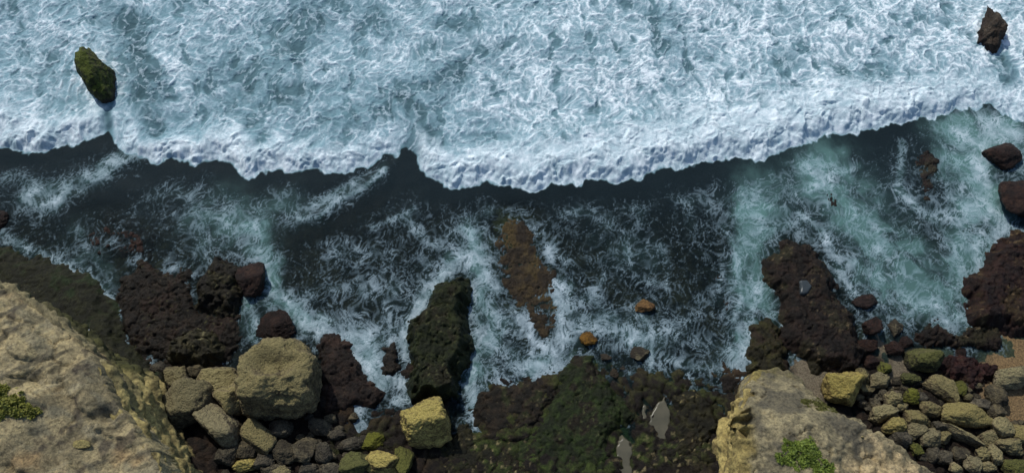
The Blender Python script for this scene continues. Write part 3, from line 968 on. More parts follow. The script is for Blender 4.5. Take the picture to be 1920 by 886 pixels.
def add_walls(o, foot, rim, zf, zr, topfn, seed, tonefn, amp=0.55, strata=5.0, holes=(), step=0.11, levels=84):
    """faces of the cliff between foot ring and rim ring, pushed in and out in depth; joined to the top as one mesh"""
    n = len(rim)
    Rr, Ff = np.array([p[:2] for p in rim] + [rim[0][:2]]), np.array([p[:2] for p in foot] + [foot[0][:2]])
    # only faces near the frame
    cum = np.concatenate([[0], np.cumsum(np.linalg.norm(np.diff(Rr, axis=0), axis=1))])
    K = int(cum[-1] / step)
    t = np.linspace(0, cum[-1], K, endpoint=False)
    rx, ry = np.interp(t, cum, Rr[:, 0]), np.interp(t, cum, Rr[:, 1])
    fx_, fy_ = np.interp(t, cum, Ff[:, 0]), np.interp(t, cum, Ff[:, 1])
    ker = np.hanning(25)
    ker /= ker.sum()

    def sm(a):
        return np.convolve(np.concatenate([a[-12:], a, a[:12]]), ker, 'valid')
    rx, ry, fx_, fy_ = sm(rx), sm(ry), sm(fx_), sm(fy_)
    cen = np.array([rx.mean(), ry.mean()])
    tx, ty = np.gradient(rx), np.gradient(ry)
    L = np.hypot(tx, ty) + 1e-9
    nx, ny = ty / L, -tx / L
    area = np.sum(rx * np.roll(ry, -1) - np.roll(rx, -1) * ry)
    if area < 0:
        nx, ny = -nx, -ny
    hs = np.linspace(-0.12, 1.1, levels)[:, None]
    hc = np.clip(hs, 0, 1)
    over = np.clip(hs - 1, 0, 1)
    x = fx_ + (rx - fx_) * hc - nx * over * 9.0
    y = fy_ + (ry - fy_) * hc - ny * over * 9.0
    zt_ = zr + topfn(rx.astype(np.float32), ry.astype(np.float32), np.full(K, 0.2, np.float32), np.ones(K, np.float32))
    zt_ = sm(zt_)[None, :]
    z = zf + (zt_ - zf) * hs - over * 0.14 * (zt_ - zf) * 10
    z = np.broadcast_to(z, x.shape)
    P = np.stack([x, y, z], -1).reshape(-1, 3)
    P0 = P.copy()
    fade = np.repeat((1 - np.clip(over * 10, 0, 1)) * ss(-0.1, 0.1, hs), K, 1).reshape(-1)
    d = amp * (fbm3(P * np.array([1, 1, 1.5]), 2.4, 5, seed) + 0.45 * fbm3(P, 0.7, 4, seed + 7))
    zz = P[:, 2] + 0.8 * n3(P * np.array([1, 1, 0.4]), 3.0, seed + 9)
    lay = np.sin(zz / (zr - zf) * strata * 2 * np.pi)
    d = d + 0.28 * np.sign(lay) * np.abs(lay) ** 0.5
    ang = (np.abs(n3(P, 1.2, seed + 11)) - 0.25) * 0.5
    d = d + ang
    for (px, py, hz, r, dep) in holes:
        pq = topx(P[:, 0], P[:, 1], P[:, 2])
        near = np.hypot(pq[0] - px, pq[1] - py) + 1e3 * (fade < 0.5)
        c = P0[np.argmin(near)]
        q_ = np.linalg.norm((P - c) * np.array([1, 1, 0.8]), axis=1) + 0.25 * n3(P, 0.6, seed + 13)
        d = d - dep * ss(r, r * 0.55, q_)
    N_ = np.stack([np.broadcast_to(nx, x.shape), np.broadcast_to(ny, x.shape), np.full(x.shape, 0.25)], -1).reshape(-1, 3)
    P = P + N_ * (d * fade)[:, None]
    T = tonefn(P, np.repeat(hs, K, 1).reshape(-1), d)
    i = np.arange(K * levels).reshape(levels, K)
    F = np.stack([i[:-1], np.roll(i[:-1], -1, 1), np.roll(i[1:], -1, 1), i[1:]], -1).reshape(-1, 4)
    if area < 0:
        F = F[:, ::-1]
    # drop what lies far outside the picture
    m_ = np.hypot(P[:, 0], P[:, 1]) < 75
    F = F[m_[F].all(1)]
    P[:, 0] -= o.location[0]
    P[:, 1] -= o.location[1]
    V, F, T = compact(P, F, T)
    w_ = mesh_np('wall', V, F)
    add_col(w_, 'tone', T)
    bm = bmesh.new()
    bm.from_mesh(o.data)
    bm.from_mesh(w_)
    bm.to_mesh(o.data)
    bm.free()
    bpy.data.meshes.remove(w_)


def rows_to_rings(rows, zr, zf, off):
    rim = [W(r[0], r[1], zr(r[1]) if callable(zr) else zr)[:2] for r in rows]
    offs = [(off if len(r) < 4 else 0) for r in rows]
    foot = poly_offset(rim, offs)
    for i, r in enumerate(rows):
        if len(r) == 4:
            foot[i] = W(r[2], r[3], zf)[:2]
    return foot, rim


# the big cliff in the near corner: rim (and, where it shows, foot) in photo pixels
CL = [(-420, 400), (-200, 455), (0, 535), (28, 548), (50, 566), (75, 580), (100, 604), (128, 625), (150, 650, 238, 700), (185, 684, 268, 690),
      (205, 735, 308, 712), (232, 775, 312, 745), (256, 812, 328, 795), (285, 850, 352, 836), (305, 890, 372, 880), (320, 960, 385, 960), (330, 1250), (-420, 1250)]
foot, rim = rows_to_rings(CL, 11.0, 0.3, 0.9)
A1 = W(20, 800, 11)[:2]


def cl_top(x, y, d, t):
    z = 1.6 * ss(0, 9, d) + 0.34 * fbm2(x, y, 4.5, 4, 101, 0.5) * ss(0, 1.5, d)
    z = z + 0.12 * fbm2(x, y, 1.1, 4, 102) + 0.06 * np.abs(n2(x, y, 0.5, 108)) + 0.03 * n2(x, y, 0.27, 109) * ss(0.15, 0.6, t)
    # ledges running along the rim, stepped strata
    u = (x * 0.83 - y * 0.55) + 1.2 * fbm2(x, y, 5, 3, 103)
    v = (x * 0.6 + y * 0.8) + 0.8 * fbm2(x, y, 3, 3, 104)
    z = z + 0.42 * ss(-0.08, 0.08, np.sin(v * 1.15)) * ss(0.3, 0.7, n2(x, y, 4.0, 105) + 0.5) * ss(0, 1, d)
    f1, f2 = worley(x + 0.5 * n2(x, y, 1, 1), y, 2.6, 106)
    z = z - 0.22 * ss(0.08, 0.0, f2 - f1) * ss(0.1, 0.5, fbm2(x, y, 5, 2, 107) + 0.15)
    w_ = x * 0.5 - y * 0.86 + 0.5 * fbm2(x, y, 1.8, 4, 117)
    z = z - 0.16 * ss(0.5, 0.95, n2(w_ * 1.0, (x * 0.86 + y * 0.5) * 0.16, 0.55, 118) + 0.35) * ss(4.5, 1.0, d)
    for (px, py, r, dep) in ((110, 727, 16, 0.9), (185, 772, 15, 0.8), (165, 778, 8, 0.5), (55, 706, 16, 0.8), (25, 715, 14, 0.5), (20, 878, 24, 0.8)):
        c = W(px, py, 12)[:2]
        z = z - dep * np.exp(-(((x - c[0]) * 0.8 - (y - c[1]) * 0.5) ** 2 * 0.6 + ((x - c[0]) * 0.5 + (y - c[1]) * 0.8) ** 2 * 1.8) / (r * 0.038) ** 2)
    for (px, py, r, hgt) in ((60, 735, 26, 0.5), (40, 700, 18, 0.4)):
        c = W(px, py, 12)[:2]
        z = z + hgt * np.exp(-((x - c[0]) ** 2 * 0.5 + (y - c[1]) ** 2 * 1.6) / (r * 0.038) ** 2)
    return z


def cl_tone(x, y, z, t, di, do):
    a = fbm2(x, y, 5.0, 5, 111)
    b = fbm2(x, y, 1.2, 5, 112)
    c = fbm2(x * 0.6 + y * 0.8, (y * 0.6 - x * 0.8) * 0.35, 1.0, 4, 113)
    k = mixc((0.2, 0.17, 0.10), (0.37, 0.308, 0.17), ss(-0.4, 0.4, a + 0.6 * b))
    k = mixc(k, (0.15, 0.145, 0.105), 0.6 * ss(0.0, 0.5, c + 0.3 * a))
    k = mixc(k, (0.3, 0.21, 0.105), 0.8 * ss(0.1, 0.55, fbm2(x, y, 3.4, 4, 114) - 0.15))
    u2 = fbm2(x * 0.55 - y * 0.83, (x * 0.83 + y * 0.55) * 0.14, 0.8, 4, 119)
    k = mixc(k, (0.075, 0.07, 0.052), 0.75 * ss(0.12, 0.42, u2 - 0.25 * ss(2.0, 6.5, di)))
    k = mixc(k, (0.42, 0.38, 0.25), 0.5 * ss(0.2, 0.5, -u2) * ss(-0.2, 0.3, b))
    k = mixc(k, (0.06, 0.05, 0.04), 0.75 * ss(0.33, 0.5, fbm2(x, y, 2.0, 4, 115)))
    return k


o = heightfield_rock('cliff', poly_offset(rim, 0.35), rim, 8.0, 11.0, 0.12, cl_top, cl_tone, CLIFFM, rag=0.25, crag=0.2, seed=100, skirt=0.12)


def cl_wall(P, h, d):
    b = fbm3(P, 1.0, 5, 141)
    c = fbm3(P, 3.5, 3, 142)
    k = mixc((0.17, 0.14, 0.06), (0.4, 0.33, 0.135), ss(-0.35, 0.35, b + 0.3 * c))
    k = mixc(k, (0.12, 0.11, 0.06), 0.7 * ss(0.1, 0.5, c))
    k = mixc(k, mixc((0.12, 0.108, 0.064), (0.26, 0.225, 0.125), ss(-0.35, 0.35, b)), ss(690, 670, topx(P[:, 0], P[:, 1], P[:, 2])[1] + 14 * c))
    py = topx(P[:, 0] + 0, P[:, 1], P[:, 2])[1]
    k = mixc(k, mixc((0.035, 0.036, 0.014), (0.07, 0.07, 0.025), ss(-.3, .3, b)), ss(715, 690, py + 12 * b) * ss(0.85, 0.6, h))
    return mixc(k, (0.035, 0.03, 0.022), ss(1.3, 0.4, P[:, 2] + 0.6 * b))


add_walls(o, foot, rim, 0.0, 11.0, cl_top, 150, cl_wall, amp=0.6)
tag(o, 'large tawny cliff top with grey ledges and a shrub, beside the fallen boulders', 'cliff', kind='structure')
CLIFF_A = o

CR_ = [(1412, 708, 1394, 722), (1436, 694, 1420, 692), (1472, 704), (1500, 713), (1512, 735), (1540, 752), (1568, 772), (1600, 783), (1626, 792), (1630, 806), (1668, 822), (1690, 850), (1722, 872), (1760, 892), (1800, 930), (1880, 1250),
       (1330, 1250), (1376, 960, 1335, 990), (1385, 892, 1356, 930), (1392, 850, 1338, 842), (1397, 815, 1350, 815), (1401, 780, 1364, 786), (1405, 742, 1382, 752)]


def nose_z(py):
    return float(np.interp(py, [690, 715, 745, 775, 800], [2.6, 3.6, 5.6, 7.6, 8.5]))


foot, rim = rows_to_rings(CR_, nose_z, 0.3, 0.8)
_py = np.linspace(680, 820, 60)
_zy = np.array([[W(1440, k, nose_z(k))[1], nose_z(k)] for k in _py])
_zy = _zy[np.argsort(_zy[:, 0])]


def cr_top(x, y, d, t):
    xx_, yy_ = x + 0.6 * n2(x, y, 1.5, 124), y + 0.6 * n2(x, y, 1.5, 125)
    h1_, h2_ = worley(xx_ * 0.8 - yy_ * 0.3, yy_ + xx_ * 0.3, 1.9, 126)
    z = 1.3 * ss(0, 6, d) + (0.28 * (0.5 - h1_) - 0.3 * ss(0.07, 0.0, h2_ - h1_) * ss(-0.1, 0.3, n2(x, y, 2.5, 127))) * ss(7, 2.5, d) * ss(0, 0.6, d) + 0.35 * fbm2(x, y, 3.0, 4, 121) * ss(0, 1, d)
    z = z + 0.26 * fbm2(x, y, 0.9, 4, 122) * ss(0.1, 0.5, t) + 0.10 * np.abs(n2(x, y, 0.45, 128)) + 0.05 * n2(x, y, 0.24, 129)
    # the nose drops towards the sea
    z = z + np.interp(y, _zy[:, 0], _zy[:, 1]) - 8.5
    z = z + 0.3 * ss(-0.1, 0.1, np.sin(y * 2.0 + x * 0.9 + 1.5 * n2(x, y, 3, 5))) * ss(0.05, 0.4, t) * ss(1, 0.7, t)
    # hollows weathered into the yellow flank
    for px, py, r_, dep in ((1403, 784, 0.62, 2.4), (1391, 813, 0.55, 2.2), (1408, 764, 0.35, 1.2), (1425, 722, 0.3, 0.8)):
        c = W(px, py, 7.6)[:2]
        q2 = np.hypot((x - c[0]) * 0.85, y - c[1]) + 0.18 * n2(x, y, 0.7, 123)
        z = z - dep * ss(r_, r_ * 0.55, q2)
    return z


def cr_tone(x, y, z, t, di, do):
    a = fbm2(x, y, 4.0, 5, 131)
    b = fbm2(x, y, 0.8, 5, 132)
    k = mixc((0.155, 0.138, 0.088), (0.28, 0.243, 0.145), ss(-0.4, 0.4, a * 0.6 + b))
    sand = ss(0.2, 2.2, sdf(x, y, [tuple(W(p, q, 9.5)[:2]) for p, q in ((1560, 870), (1620, 830), (1655, 808), (1720, 850), (1800, 920), (1850, 1250), (1480, 1250), (1540, 920))]) + 1.6 * b + 0.6)
    k = mixc(k, mixc((0.3, 0.235, 0.125), (0.44, 0.35, 0.2), ss(-0.3, 0.4, b)), sand)
    gr = field(x, y, [([(1560, 880), (1620, 875), (1650, 850)], 30, 0.9)])
    k = mixc(k, (0.075, 0.07, 0.055), 0.75 * ss(0.0, 0.5, fbm2(x, y, 2.2, 4, 133) + 0.5 * ss(2.5, 0.4, np.abs(di - 1.6)) - 0.25) * (1 - sand))
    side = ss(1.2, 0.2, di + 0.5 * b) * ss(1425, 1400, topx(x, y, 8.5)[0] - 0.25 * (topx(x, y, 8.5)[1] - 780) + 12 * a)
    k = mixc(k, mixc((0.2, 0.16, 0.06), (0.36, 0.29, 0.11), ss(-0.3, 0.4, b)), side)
    mo = ss(730, 690, topx(x, y, 3)[1])
    k = mixc(k, (0.05, 0.055, 0.018), 0.6 * mo * ss(-0.2, 0.3, b))
    k = mixc(k, (0.03, 0.025, 0.02), ss(1.0, 0.2, z + 0.5 * b))
    return k


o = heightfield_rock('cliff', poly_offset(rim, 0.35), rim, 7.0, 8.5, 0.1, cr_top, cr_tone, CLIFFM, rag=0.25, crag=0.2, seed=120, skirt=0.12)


def cr_wall(P, h, d):
    b = fbm3(P, 0.8, 5, 161)
    c = fbm3(P, 2.5, 3, 162)
    k = mixc((0.19, 0.15, 0.06), (0.42, 0.34, 0.13), ss(-0.35, 0.35, b + 0.3 * c))
    py = topx(P[:, 0], P[:, 1], P[:, 2])[1]
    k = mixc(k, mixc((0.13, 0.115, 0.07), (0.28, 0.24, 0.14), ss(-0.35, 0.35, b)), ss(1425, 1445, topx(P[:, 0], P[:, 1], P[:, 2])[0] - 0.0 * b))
    k = mixc(k, (0.07, 0.07, 0.02), 0.7 * ss(730, 690, py + 15 * b) * ss(-0.3, 0.2, b))
    return mixc(k, (0.035, 0.028, 0.02), ss(1.2, 0.3, P[:, 2] + 0.6 * b))


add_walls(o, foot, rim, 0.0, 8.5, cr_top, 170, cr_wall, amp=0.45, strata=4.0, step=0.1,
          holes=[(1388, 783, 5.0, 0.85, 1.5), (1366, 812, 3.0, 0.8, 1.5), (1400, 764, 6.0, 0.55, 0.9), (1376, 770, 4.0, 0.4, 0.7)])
tag(o, 'smaller sandy headland with pitted yellow flank and bright green plants, above the boulder field', 'cliff', kind='structure')
CLIFF_B = o


def reef(name, pts, zt, edge, label, cat, colours, rough=0.35, seed=0, step=0.095, moss=None, zf=-1.3, tilt=(0, 0), rag=0.75, prof=0.8, group=None, kind=None):
    rimw = [W(a, b, zt)[:2] for a, b in pts]
    footw = poly_offset(rimw, edge * 1.15)
    inn = poly_offset(rimw, -edge * 0.5)
    cx, cy = np.mean(rimw, 0)

    def top(x, y, d, t):
        z = rough * (0.7 * fbm2(x, y, 2.2, 4, seed + 1) + 0.55 * (np.abs(fbm2(x, y, 0.9, 3, seed + 2)) - 0.2)) * ss(0.0, 0.6, t)
        xx, yy = x + 0.4 * n2(x, y, 0.8, 3), y + 0.3 * n2(x, y, 0.7, 4)
        f1, f2 = worley(xx, yy, 1.1, seed + 3)
        g1, g2 = worley(xx, yy, 0.42, seed + 5)
        z = z + rough * (0.22 * (0.6 - f1) - 0.5 * ss(0.10, 0.0, f2 - f1) + 0.15 * (0.6 - g1) - 0.12 * ss(0.2, 0.0, g2 - g1)) * ss(0.2, 0.9, t)
        z = z + rough * 0.22 * n2(x, y, 0.22, seed + 4)
        return z + tilt[0] * (x - cx) * t + tilt[1] * (y - cy) * t

    def tn(x, y, z, t, di, do):
        b = fbm2(x, y, 0.9, 5, seed + 6)
        c = fbm2(x, y, 2.6, 4, seed + 7)
        k = mixc(colours[0], colours[1], ss(-0.4, 0.4, b + 0.4 * c))
        if len(colours) > 2:
            k = mixc(k, colours[2], ss(0.1, 0.5, c + 0.5 * b))
        k = k * 0.78
        sp = ss(0.45, 0.62, fbm2(x, y, 0.35, 2, seed + 8)) * ss(0.1, 0.4, c + 0.15)
        if len(colours) > 3:
            k = mixc(k, colours[3], sp * 0.8)
        return k
    o = heightfield_rock(name, footw, inn, zf, zt, step, top, tn, REEFM, rag=rag, crag=0.3, seed=seed, prof=prof)
    return tag(o, label, cat, group, kind)


DK = ((0.013, 0.011, 0.009), (0.03, 0.024, 0.018))
MOSSC = ((0.013, 0.019, 0.006), (0.03, 0.05, 0.011), (0.022, 0.018, 0.01), (0.07, 0.085, 0.03))
BRNC = ((0.013, 0.011, 0.007), (0.034, 0.024, 0.014), (0.03, 0.036, 0.012), (0.1, 0.085, 0.045))
reef('reef_shelf', [(1062, 690), (1100, 668), (1140, 712), (1166, 740), (1186, 770), (1172, 796), (1150, 806), (1146, 850), (1140, 920), (1000, 920), (960, 850), (1010, 790), (1040, 740)],
     0.75, 1.6, 'low shelf under thick green moss in the middle of the near shore', 'reef', MOSSC, seed=310, rough=0.26, rag=0.9)
reef('reef_shelf', [(902, 730), (940, 716), (1000, 720), (1040, 712), (1036, 760), (1000, 800), (960, 830), (905, 836), (892, 790)],
     0.5, 1.4, 'brown weedy shelf at the end of the foam beside the mossy shelf', 'reef', BRNC, seed=320, rough=0.24, rag=0.9)
reef('reef_shelf', [(862, 800), (892, 826), (960, 840), (1000, 880), (1000, 930), (840, 930), (800, 880), (830, 850)],
     0.8, 1.2, 'olive shelf speckled with pale barnacles at the bottom edge', 'reef', ((0.014, 0.014, 0.007), (0.036, 0.034, 0.014), (0.024, 0.018, 0.01), (0.24, 0.21, 0.1)), seed=330, rough=0.26, rag=0.8)
reef('reef_shelf', [(1262, 742), (1290, 730), (1330, 744), (1345, 790), (1335, 840), (1330, 925), (1190, 925), (1196, 870), (1206, 840), (1234, 848), (1260, 826), (1268, 790)],
     0.8, 1.2, 'dark olive shelf between the spindle shaped pool and the sandy headland', 'reef', ((0.014, 0.013, 0.007), (0.034, 0.032, 0.013), (0.03, 0.024, 0.012), (0.26, 0.22, 0.1)), seed=340, rough=0.28, rag=0.7)
GREEN = ((0.013, 0.018, 0.006), (0.028, 0.037, 0.010), (0.022, 0.021, 0.009), (0.09, 0.095, 0.04))
RED = ((0.011, 0.008, 0.006), (0.028, 0.017, 0.012), (0.028, 0.025, 0.012), (0.12, 0.09, 0.05))
BRN = ((0.028, 0.02, 0.012), (0.06, 0.042, 0.02), (0.085, 0.06, 0.022))
reef('reef_ledge', [(-200, 440), (0, 470), (60, 482), (110, 500), (135, 512), (165, 532), (192, 548), (200, 580), (214, 610), (228, 642), (252, 674), (292, 697), (310, 740), (200, 760), (60, 700), (-200, 600)],
     0.9, 1.6, 'long dark green algae ledge along the seaward foot of the large cliff', 'reef', ((0.016, 0.017, 0.008), (0.028, 0.03, 0.011), (0.022, 0.038, 0.012)), seed=200, rough=0.16)
reef('reef_rock', [(222, 520), (262, 488), (305, 505), (352, 500), (352, 540), (385, 575), (440, 585), (448, 640), (400, 690), (330, 680), (262, 668), (228, 620), (214, 570)],
     0.45, 1.8, 'broad low reef of red and black weed beside the algae ledge', 'reef', ((0.012, 0.010, 0.007), (0.028, 0.02, 0.013), (0.03, 0.018, 0.012), (0.07, 0.068, 0.028)), seed=210, rough=0.36, rag=0.9)
reef('reef_rock', [(372, 512), (398, 486), (420, 492), (446, 508), (448, 545), (430, 570), (400, 566), (366, 560)],
     1.3, 1.2, 'dark pointed reef block with yellow lichen at the end of the red reef', 'rock', ((0.014, 0.012, 0.009), (0.03, 0.026, 0.015), (0.04, 0.036, 0.018), (0.13, 0.12, 0.055)), seed=220, rough=0.5)
reef('reef_rock', [(302, 655), (330, 625), (362, 612), (396, 625), (404, 655), (386, 678), (335, 676), (308, 672)],
     1.5, 1.0, 'lichen speckled dark reef block seaward of the boulder pile', 'rock', ((0.03, 0.027, 0.015), (0.06, 0.054, 0.026), (0.05, 0.045, 0.022), (0.2, 0.18, 0.09)), seed=230, rough=0.6)
reef('reef_rock', [(592, 622), (622, 618), (652, 640), (664, 672), (690, 706), (712, 728), (705, 762), (668, 762), (640, 778), (610, 770), (598, 740)],
     0.55, 1.4, 'flat dark brown reef between the largest boulder and the foam tongue', 'reef', ((0.015, 0.01, 0.008), (0.032, 0.02, 0.015), (0.045, 0.025, 0.017)), seed=240, rough=0.35)
reef('reef_rock', [(718, 650), (735, 636), (752, 648), (752, 690), (735, 706), (716, 700)], 0.35, 0.8,
     'small black rock between the foam tongue and the mossy wedge', 'rock', DK, seed=245, rough=0.3)
reef('reef_rock', [(855, 506), (864, 520), (866, 560), (870, 600), (866, 660), (848, 726), (818, 738), (786, 732), (774, 708), (770, 660), (764, 606), (778, 592), (790, 580), (806, 556), (830, 522)],
     2.2, 0.8, 'tall wedge of reef under dark green moss with foam on both sides', 'rock', GREEN, seed=250, rough=0.4, tilt=(-0.12, -0.04))
reef('reef_rock', [(926, 440), (950, 405), (995, 405), (1012, 455), (1042, 500), (1056, 545), (1054, 600), (1040, 645), (1010, 652), (988, 616), (966, 576), (942, 540), (918, 490)],
     0.07, 1.4, 'brown weedy reef barely awash with foam curling round its end', 'reef', BRN, seed=260, rough=0.2, rag=0.6, zf=-1.2)
reef('reef_rock', [(1475, 450), (1500, 446), (1530, 468), (1546, 490), (1570, 548), (1592, 578), (1606, 604), (1622, 650), (1600, 682), (1530, 684), (1494, 640), (1476, 584), (1462, 545), (1446, 522), (1446, 488)],
     1.2, 1.2, 'big dark red seaweed reef beside the turquoise pool', 'rock', RED, seed=270, rough=0.28, tilt=(0.03, 0.0))
reef('reef_rock', [(1888, 452), (1930, 438), (2010, 440), (2010, 610), (1880, 602), (1836, 588), (1834, 520), (1858, 498)],
     1.4, 1.2, 'dark red weedy reef along the far side of the turquoise pool', 'rock', ((0.016, 0.009, 0.008), (0.035, 0.016, 0.012), (0.045, 0.03, 0.013), (0.15, 0.105, 0.055)), seed=280, rough=0.34, rag=0.8)
reef('reef_rock', [(1718, 622), (1742, 606), (1764, 600), (1790, 628), (1812, 612), (1836, 606), (1878, 616), (1876, 650), (1830, 652), (1790, 648), (1740, 652)],
     0.5, 0.9, 'low ridge of red weedy rock closing the turquoise pool', 'rock', RED, seed=285, rough=0.45, rag=0.7)
reef('reef_rock', [(1765, 678), (1800, 662), (1845, 668), (1878, 690), (1862, 716), (1828, 730), (1798, 712), (1768, 706)],
     0.7, 0.9, 'dark red seaweed covered rock in the sand between the mossy boulder and the pale slab', 'rock', ((0.02, 0.008, 0.008), (0.045, 0.016, 0.014), (0.05, 0.03, 0.02)), seed=290, rough=0.5)
reef('reef_rock', [(1412, 606), (1440, 596), (1462, 612), (1476, 660), (1482, 690), (1440, 700), (1412, 690), (1406, 650)],
     0.7, 1.0, 'olive weed covered spur running seaward from the sandy headland', 'rock', ((0.02, 0.018, 0.008), (0.045, 0.042, 0.012), (0.03, 0.02, 0.012)), seed=295, rough=0.35)
reef('reef_rock', [(1290, 350), (1315, 390), (1340, 440), (1365, 520), (1385, 600), (1372, 620), (1340, 560), (1310, 470), (1285, 400)],
     -0.1, 1.4, 'narrow drowned reef beside the milky green channel', 'reef', DK, seed=297, rough=0.3, zf=-1.4)
reef('reef_rock', [(1705, 290), (1745, 270), (1770, 300), (1772, 340), (1750, 390), (1728, 380), (1712, 340)],
     -0.02, 1.4, 'reddish drowned reef ringed by foam below the end of the long breaker', 'reef', ((0.016, 0.012, 0.01), (0.036, 0.024, 0.02), (0.045, 0.04, 0.025)), seed=298, rough=0.35, zf=-1.6)
reef('reef_rock', [(1540, 345), (1570, 340), (1585, 370), (1560, 388), (1540, 372)], -0.02, 1.0,
     'small drowned reddish rock in the water between foam patches', 'reef', DK, seed=299, rough=0.3, zf=-1.4)
reef('reef_rock', [(160, 440), (200, 415), (250, 420), (290, 450), (280, 490), (220, 480), (180, 480)], -0.05, 1.4,
     'red-brown drowned reef seaward of the red and black reef', 'reef', ((0.016, 0.01, 0.008), (0.045, 0.022, 0.016)), seed=300, rough=0.4, zf=-1.4)

# ------------------------------------------------------------------ boulders
_ICO = {}


def ico(n):
    if n not in _ICO:
        bm = bmesh.new()
        bmesh.ops.create_icosphere(bm, subdivisions=n, radius=1)
        bm.verts.ensure_lookup_table()
        v = np.array([p.co[:] for p in bm.verts], np.float32)
        v /= np.linalg.norm(v, axis=1)[:, None]
        f = np.array([[q.index for q in p.verts] for p in bm.faces], np.int32)
        bm.free()
        _ICO[n] = (v, f)
    return _ICO[n]


def boulder_mesh(name, rx, ry, rz, seed, sub=5, facet=9.0, planes=9, rough=0.12, rot=0.0, pit=0.05, tilt=0.0, box=False, dents=()):
    v, f = ico(sub)
    r = np.random.RandomState(seed)
    nn = r.randn(planes, 3)
    nn /= np.linalg.norm(nn, axis=1)[:, None]
    nn = np.concatenate([nn, [[0, 0, 1], [0, 0, -1], [1, 0, 0], [-1, 0, 0], [0, 1, 0], [0, -1, 0]] + r.randn(6, 3) * 0.38])
    h = np.concatenate([r.uniform(0.80, 1.08, planes), r.uniform(0.82, 0.98, 6)])
    nn /= np.linalg.norm(nn, axis=1)[:, None]
    dots = np.clip(v @ nn.T, 0, None) / h
    rad = (dots ** facet).sum(1) ** (-1.0 / facet)
    if box:
        rad = np.minimum((np.abs(v) ** 7).sum(1) ** (-1 / 7.0), rad * 1.32) * 0.95
    p = v * np.clip(rad, 0, 1.4)[:, None]
    for (dx, dy, dz, dr, dd) in dents:
        e = np.linalg.norm(p - np.array([dx, dy, dz]), axis=1) + 0.22 * fbm3(p, 0.5, 3, 5)
        p = p * (1 - dd * ss(dr, dr * 0.45, e))[:, None]
    amp = rough * (0.7 * fbm3(p, 0.9, 3, seed % 97) + 0.75 * fbm3(p, 0.32, 4, seed % 89, 0.62))
    ps = p * ((rx + ry) / 2)
    cel = np.abs(n3(ps, 0.35, seed % 71)) + 0.6 * np.abs(n3(ps, 0.16, seed % 61))
    amp = amp - pit * np.clip(0.55 - cel, 0, 1) / max(0.35, (rx + ry) / 2)
    p = p * (1 + amp)[:, None]
    p[:, 0] *= rx
    p[:, 1] *= ry
    p[:, 2] *= rz
    ct, st_ = math.cos(tilt), math.sin(tilt)
    p = np.stack([p[:, 0], p[:, 1] * ct + p[:, 2] * st_, p[:, 2] * ct - p[:, 1] * st_], 1)
    c, s = math.cos(rot), math.sin(rot)
    p = np.stack([p[:, 0] * c - p[:, 1] * s, p[:, 0] * s + p[:, 1] * c, p[:, 2]], 1)
    return mesh_np(name, p, f)


BSEED = [500]


def boulder(x0, y0, x1, y1, label, mat, ht=0.85, cat='boulder', name='boulder', group=None, rot=0.0, sub=None, sink=0.35, base=None, rough=0.13, facet=26.0, pit=0.08, lift=0.0, sq=1.06, tilt=None, box=False, dents=()):
    """a stone whose outline fills the surveyed box x0,y0..x1,y1 (photo pixels)"""
    BSEED[0] += 1
    cx, cy = (x0 + x1) / 2, (y0 + y1) / 2
    q = W(cx, cy, 0)
    g = gz(q[0], q[1]) if base is None else base
    mm_ = mpp(cx, cy, g + 0.5)
    rx, ry = (x1 - x0) / 2 * mm_, (y1 - y0) / 2 * mm_
    rz = ht * 0.5 * (rx + ry)
    zc = g + rz * (1 - sink) + lift
    # what is seen of the height lengthens the outline towards the camera
    ry = max(ry * 0.93, 0.1)
    if rot:
        a, b = rx, ry
        # box of a turned ellipse -> its axes
        c2, s2 = math.cos(rot) ** 2, math.sin(rot) ** 2
        den = c2 * c2 - s2 * s2
        if abs(den) > 0.1:
            A = (a * a * c2 - b * b * s2) / den
            B = (b * b * c2 - a * a * s2) / den
            if A > 0.01 and B > 0.01:
                rx, ry = math.sqrt(A), math.sqrt(B)
            else:
                rx, ry = max(a, b) * 1.12, min(a, b) * 0.62
        else:
            rx, ry = max(a, b) * 1.2, min(a, b) * 0.6
    p = W(cx, cy, zc)
    if sub is None:
        sub = 5 if (x1 - x0) > 26 else 4
    if tilt is None:
        tilt = 0.12 + 0.4 * random.Random(BSEED[0]).random() if mat is not REDR else 0.1
    me = boulder_mesh(name, rx * sq, ry * sq, rz, BSEED[0], sub, facet=facet, rough=rough, rot=rot, pit=pit, tilt=tilt, box=box, dents=dents)
    o = link(name, me, mat, loc=(p[0], p[1], zc))
    return tag(o, label, cat, group)


PILE = 'boulders piled below the large cliff'
FIELD = 'boulders strewn beside the sandy headland'
SHOAL = 'stones scattered on the weedy shelf'
# sea stacks and rocks standing in the surf
boulder(452, 642, 596, 778, 'largest boulder, a square weathered block with a hollow dark face', LIME, 0.85, group=PILE, sub=6, facet=12, rough=0.12, pit=0.2, sink=0.2, tilt=0.28, box=True, sq=1.0,
        dents=[(-0.2, 0.1, 0.95, 0.6, 0.42), (0.3, 0.05, 0.95, 0.5, 0.32), (0.5, 0.55, 1.0, 0.35, 0.16), (-0.75, -0.55, 0.9, 0.3, 0.08), (0.2, -0.95, 0.8, 0.7, 0.18), (0.7, 0.75, 0.9, 0.35, 0.1)])
boulder(305, 718, 393, 796, 'broad split boulder with pale upper edge touching the large cliff', LIME, 0.95, group=PILE, facet=12, rot=0.35)
boulder(372, 685, 452, 742, 'flat topped boulder leaning between the split boulder and the largest boulder', LIME, 0.9, group=PILE, facet=14, rot=0.2)
boulder(415, 714, 472, 776, 'rounded boulder tucked against the flank of the largest boulder', LIME, 1.1, group=PILE, rot=0.6)
boulder(378, 762, 452, 828, 'two toned boulder in front of the split boulder', LIME, 0.9, group=PILE, facet=12, rot=-0.5)
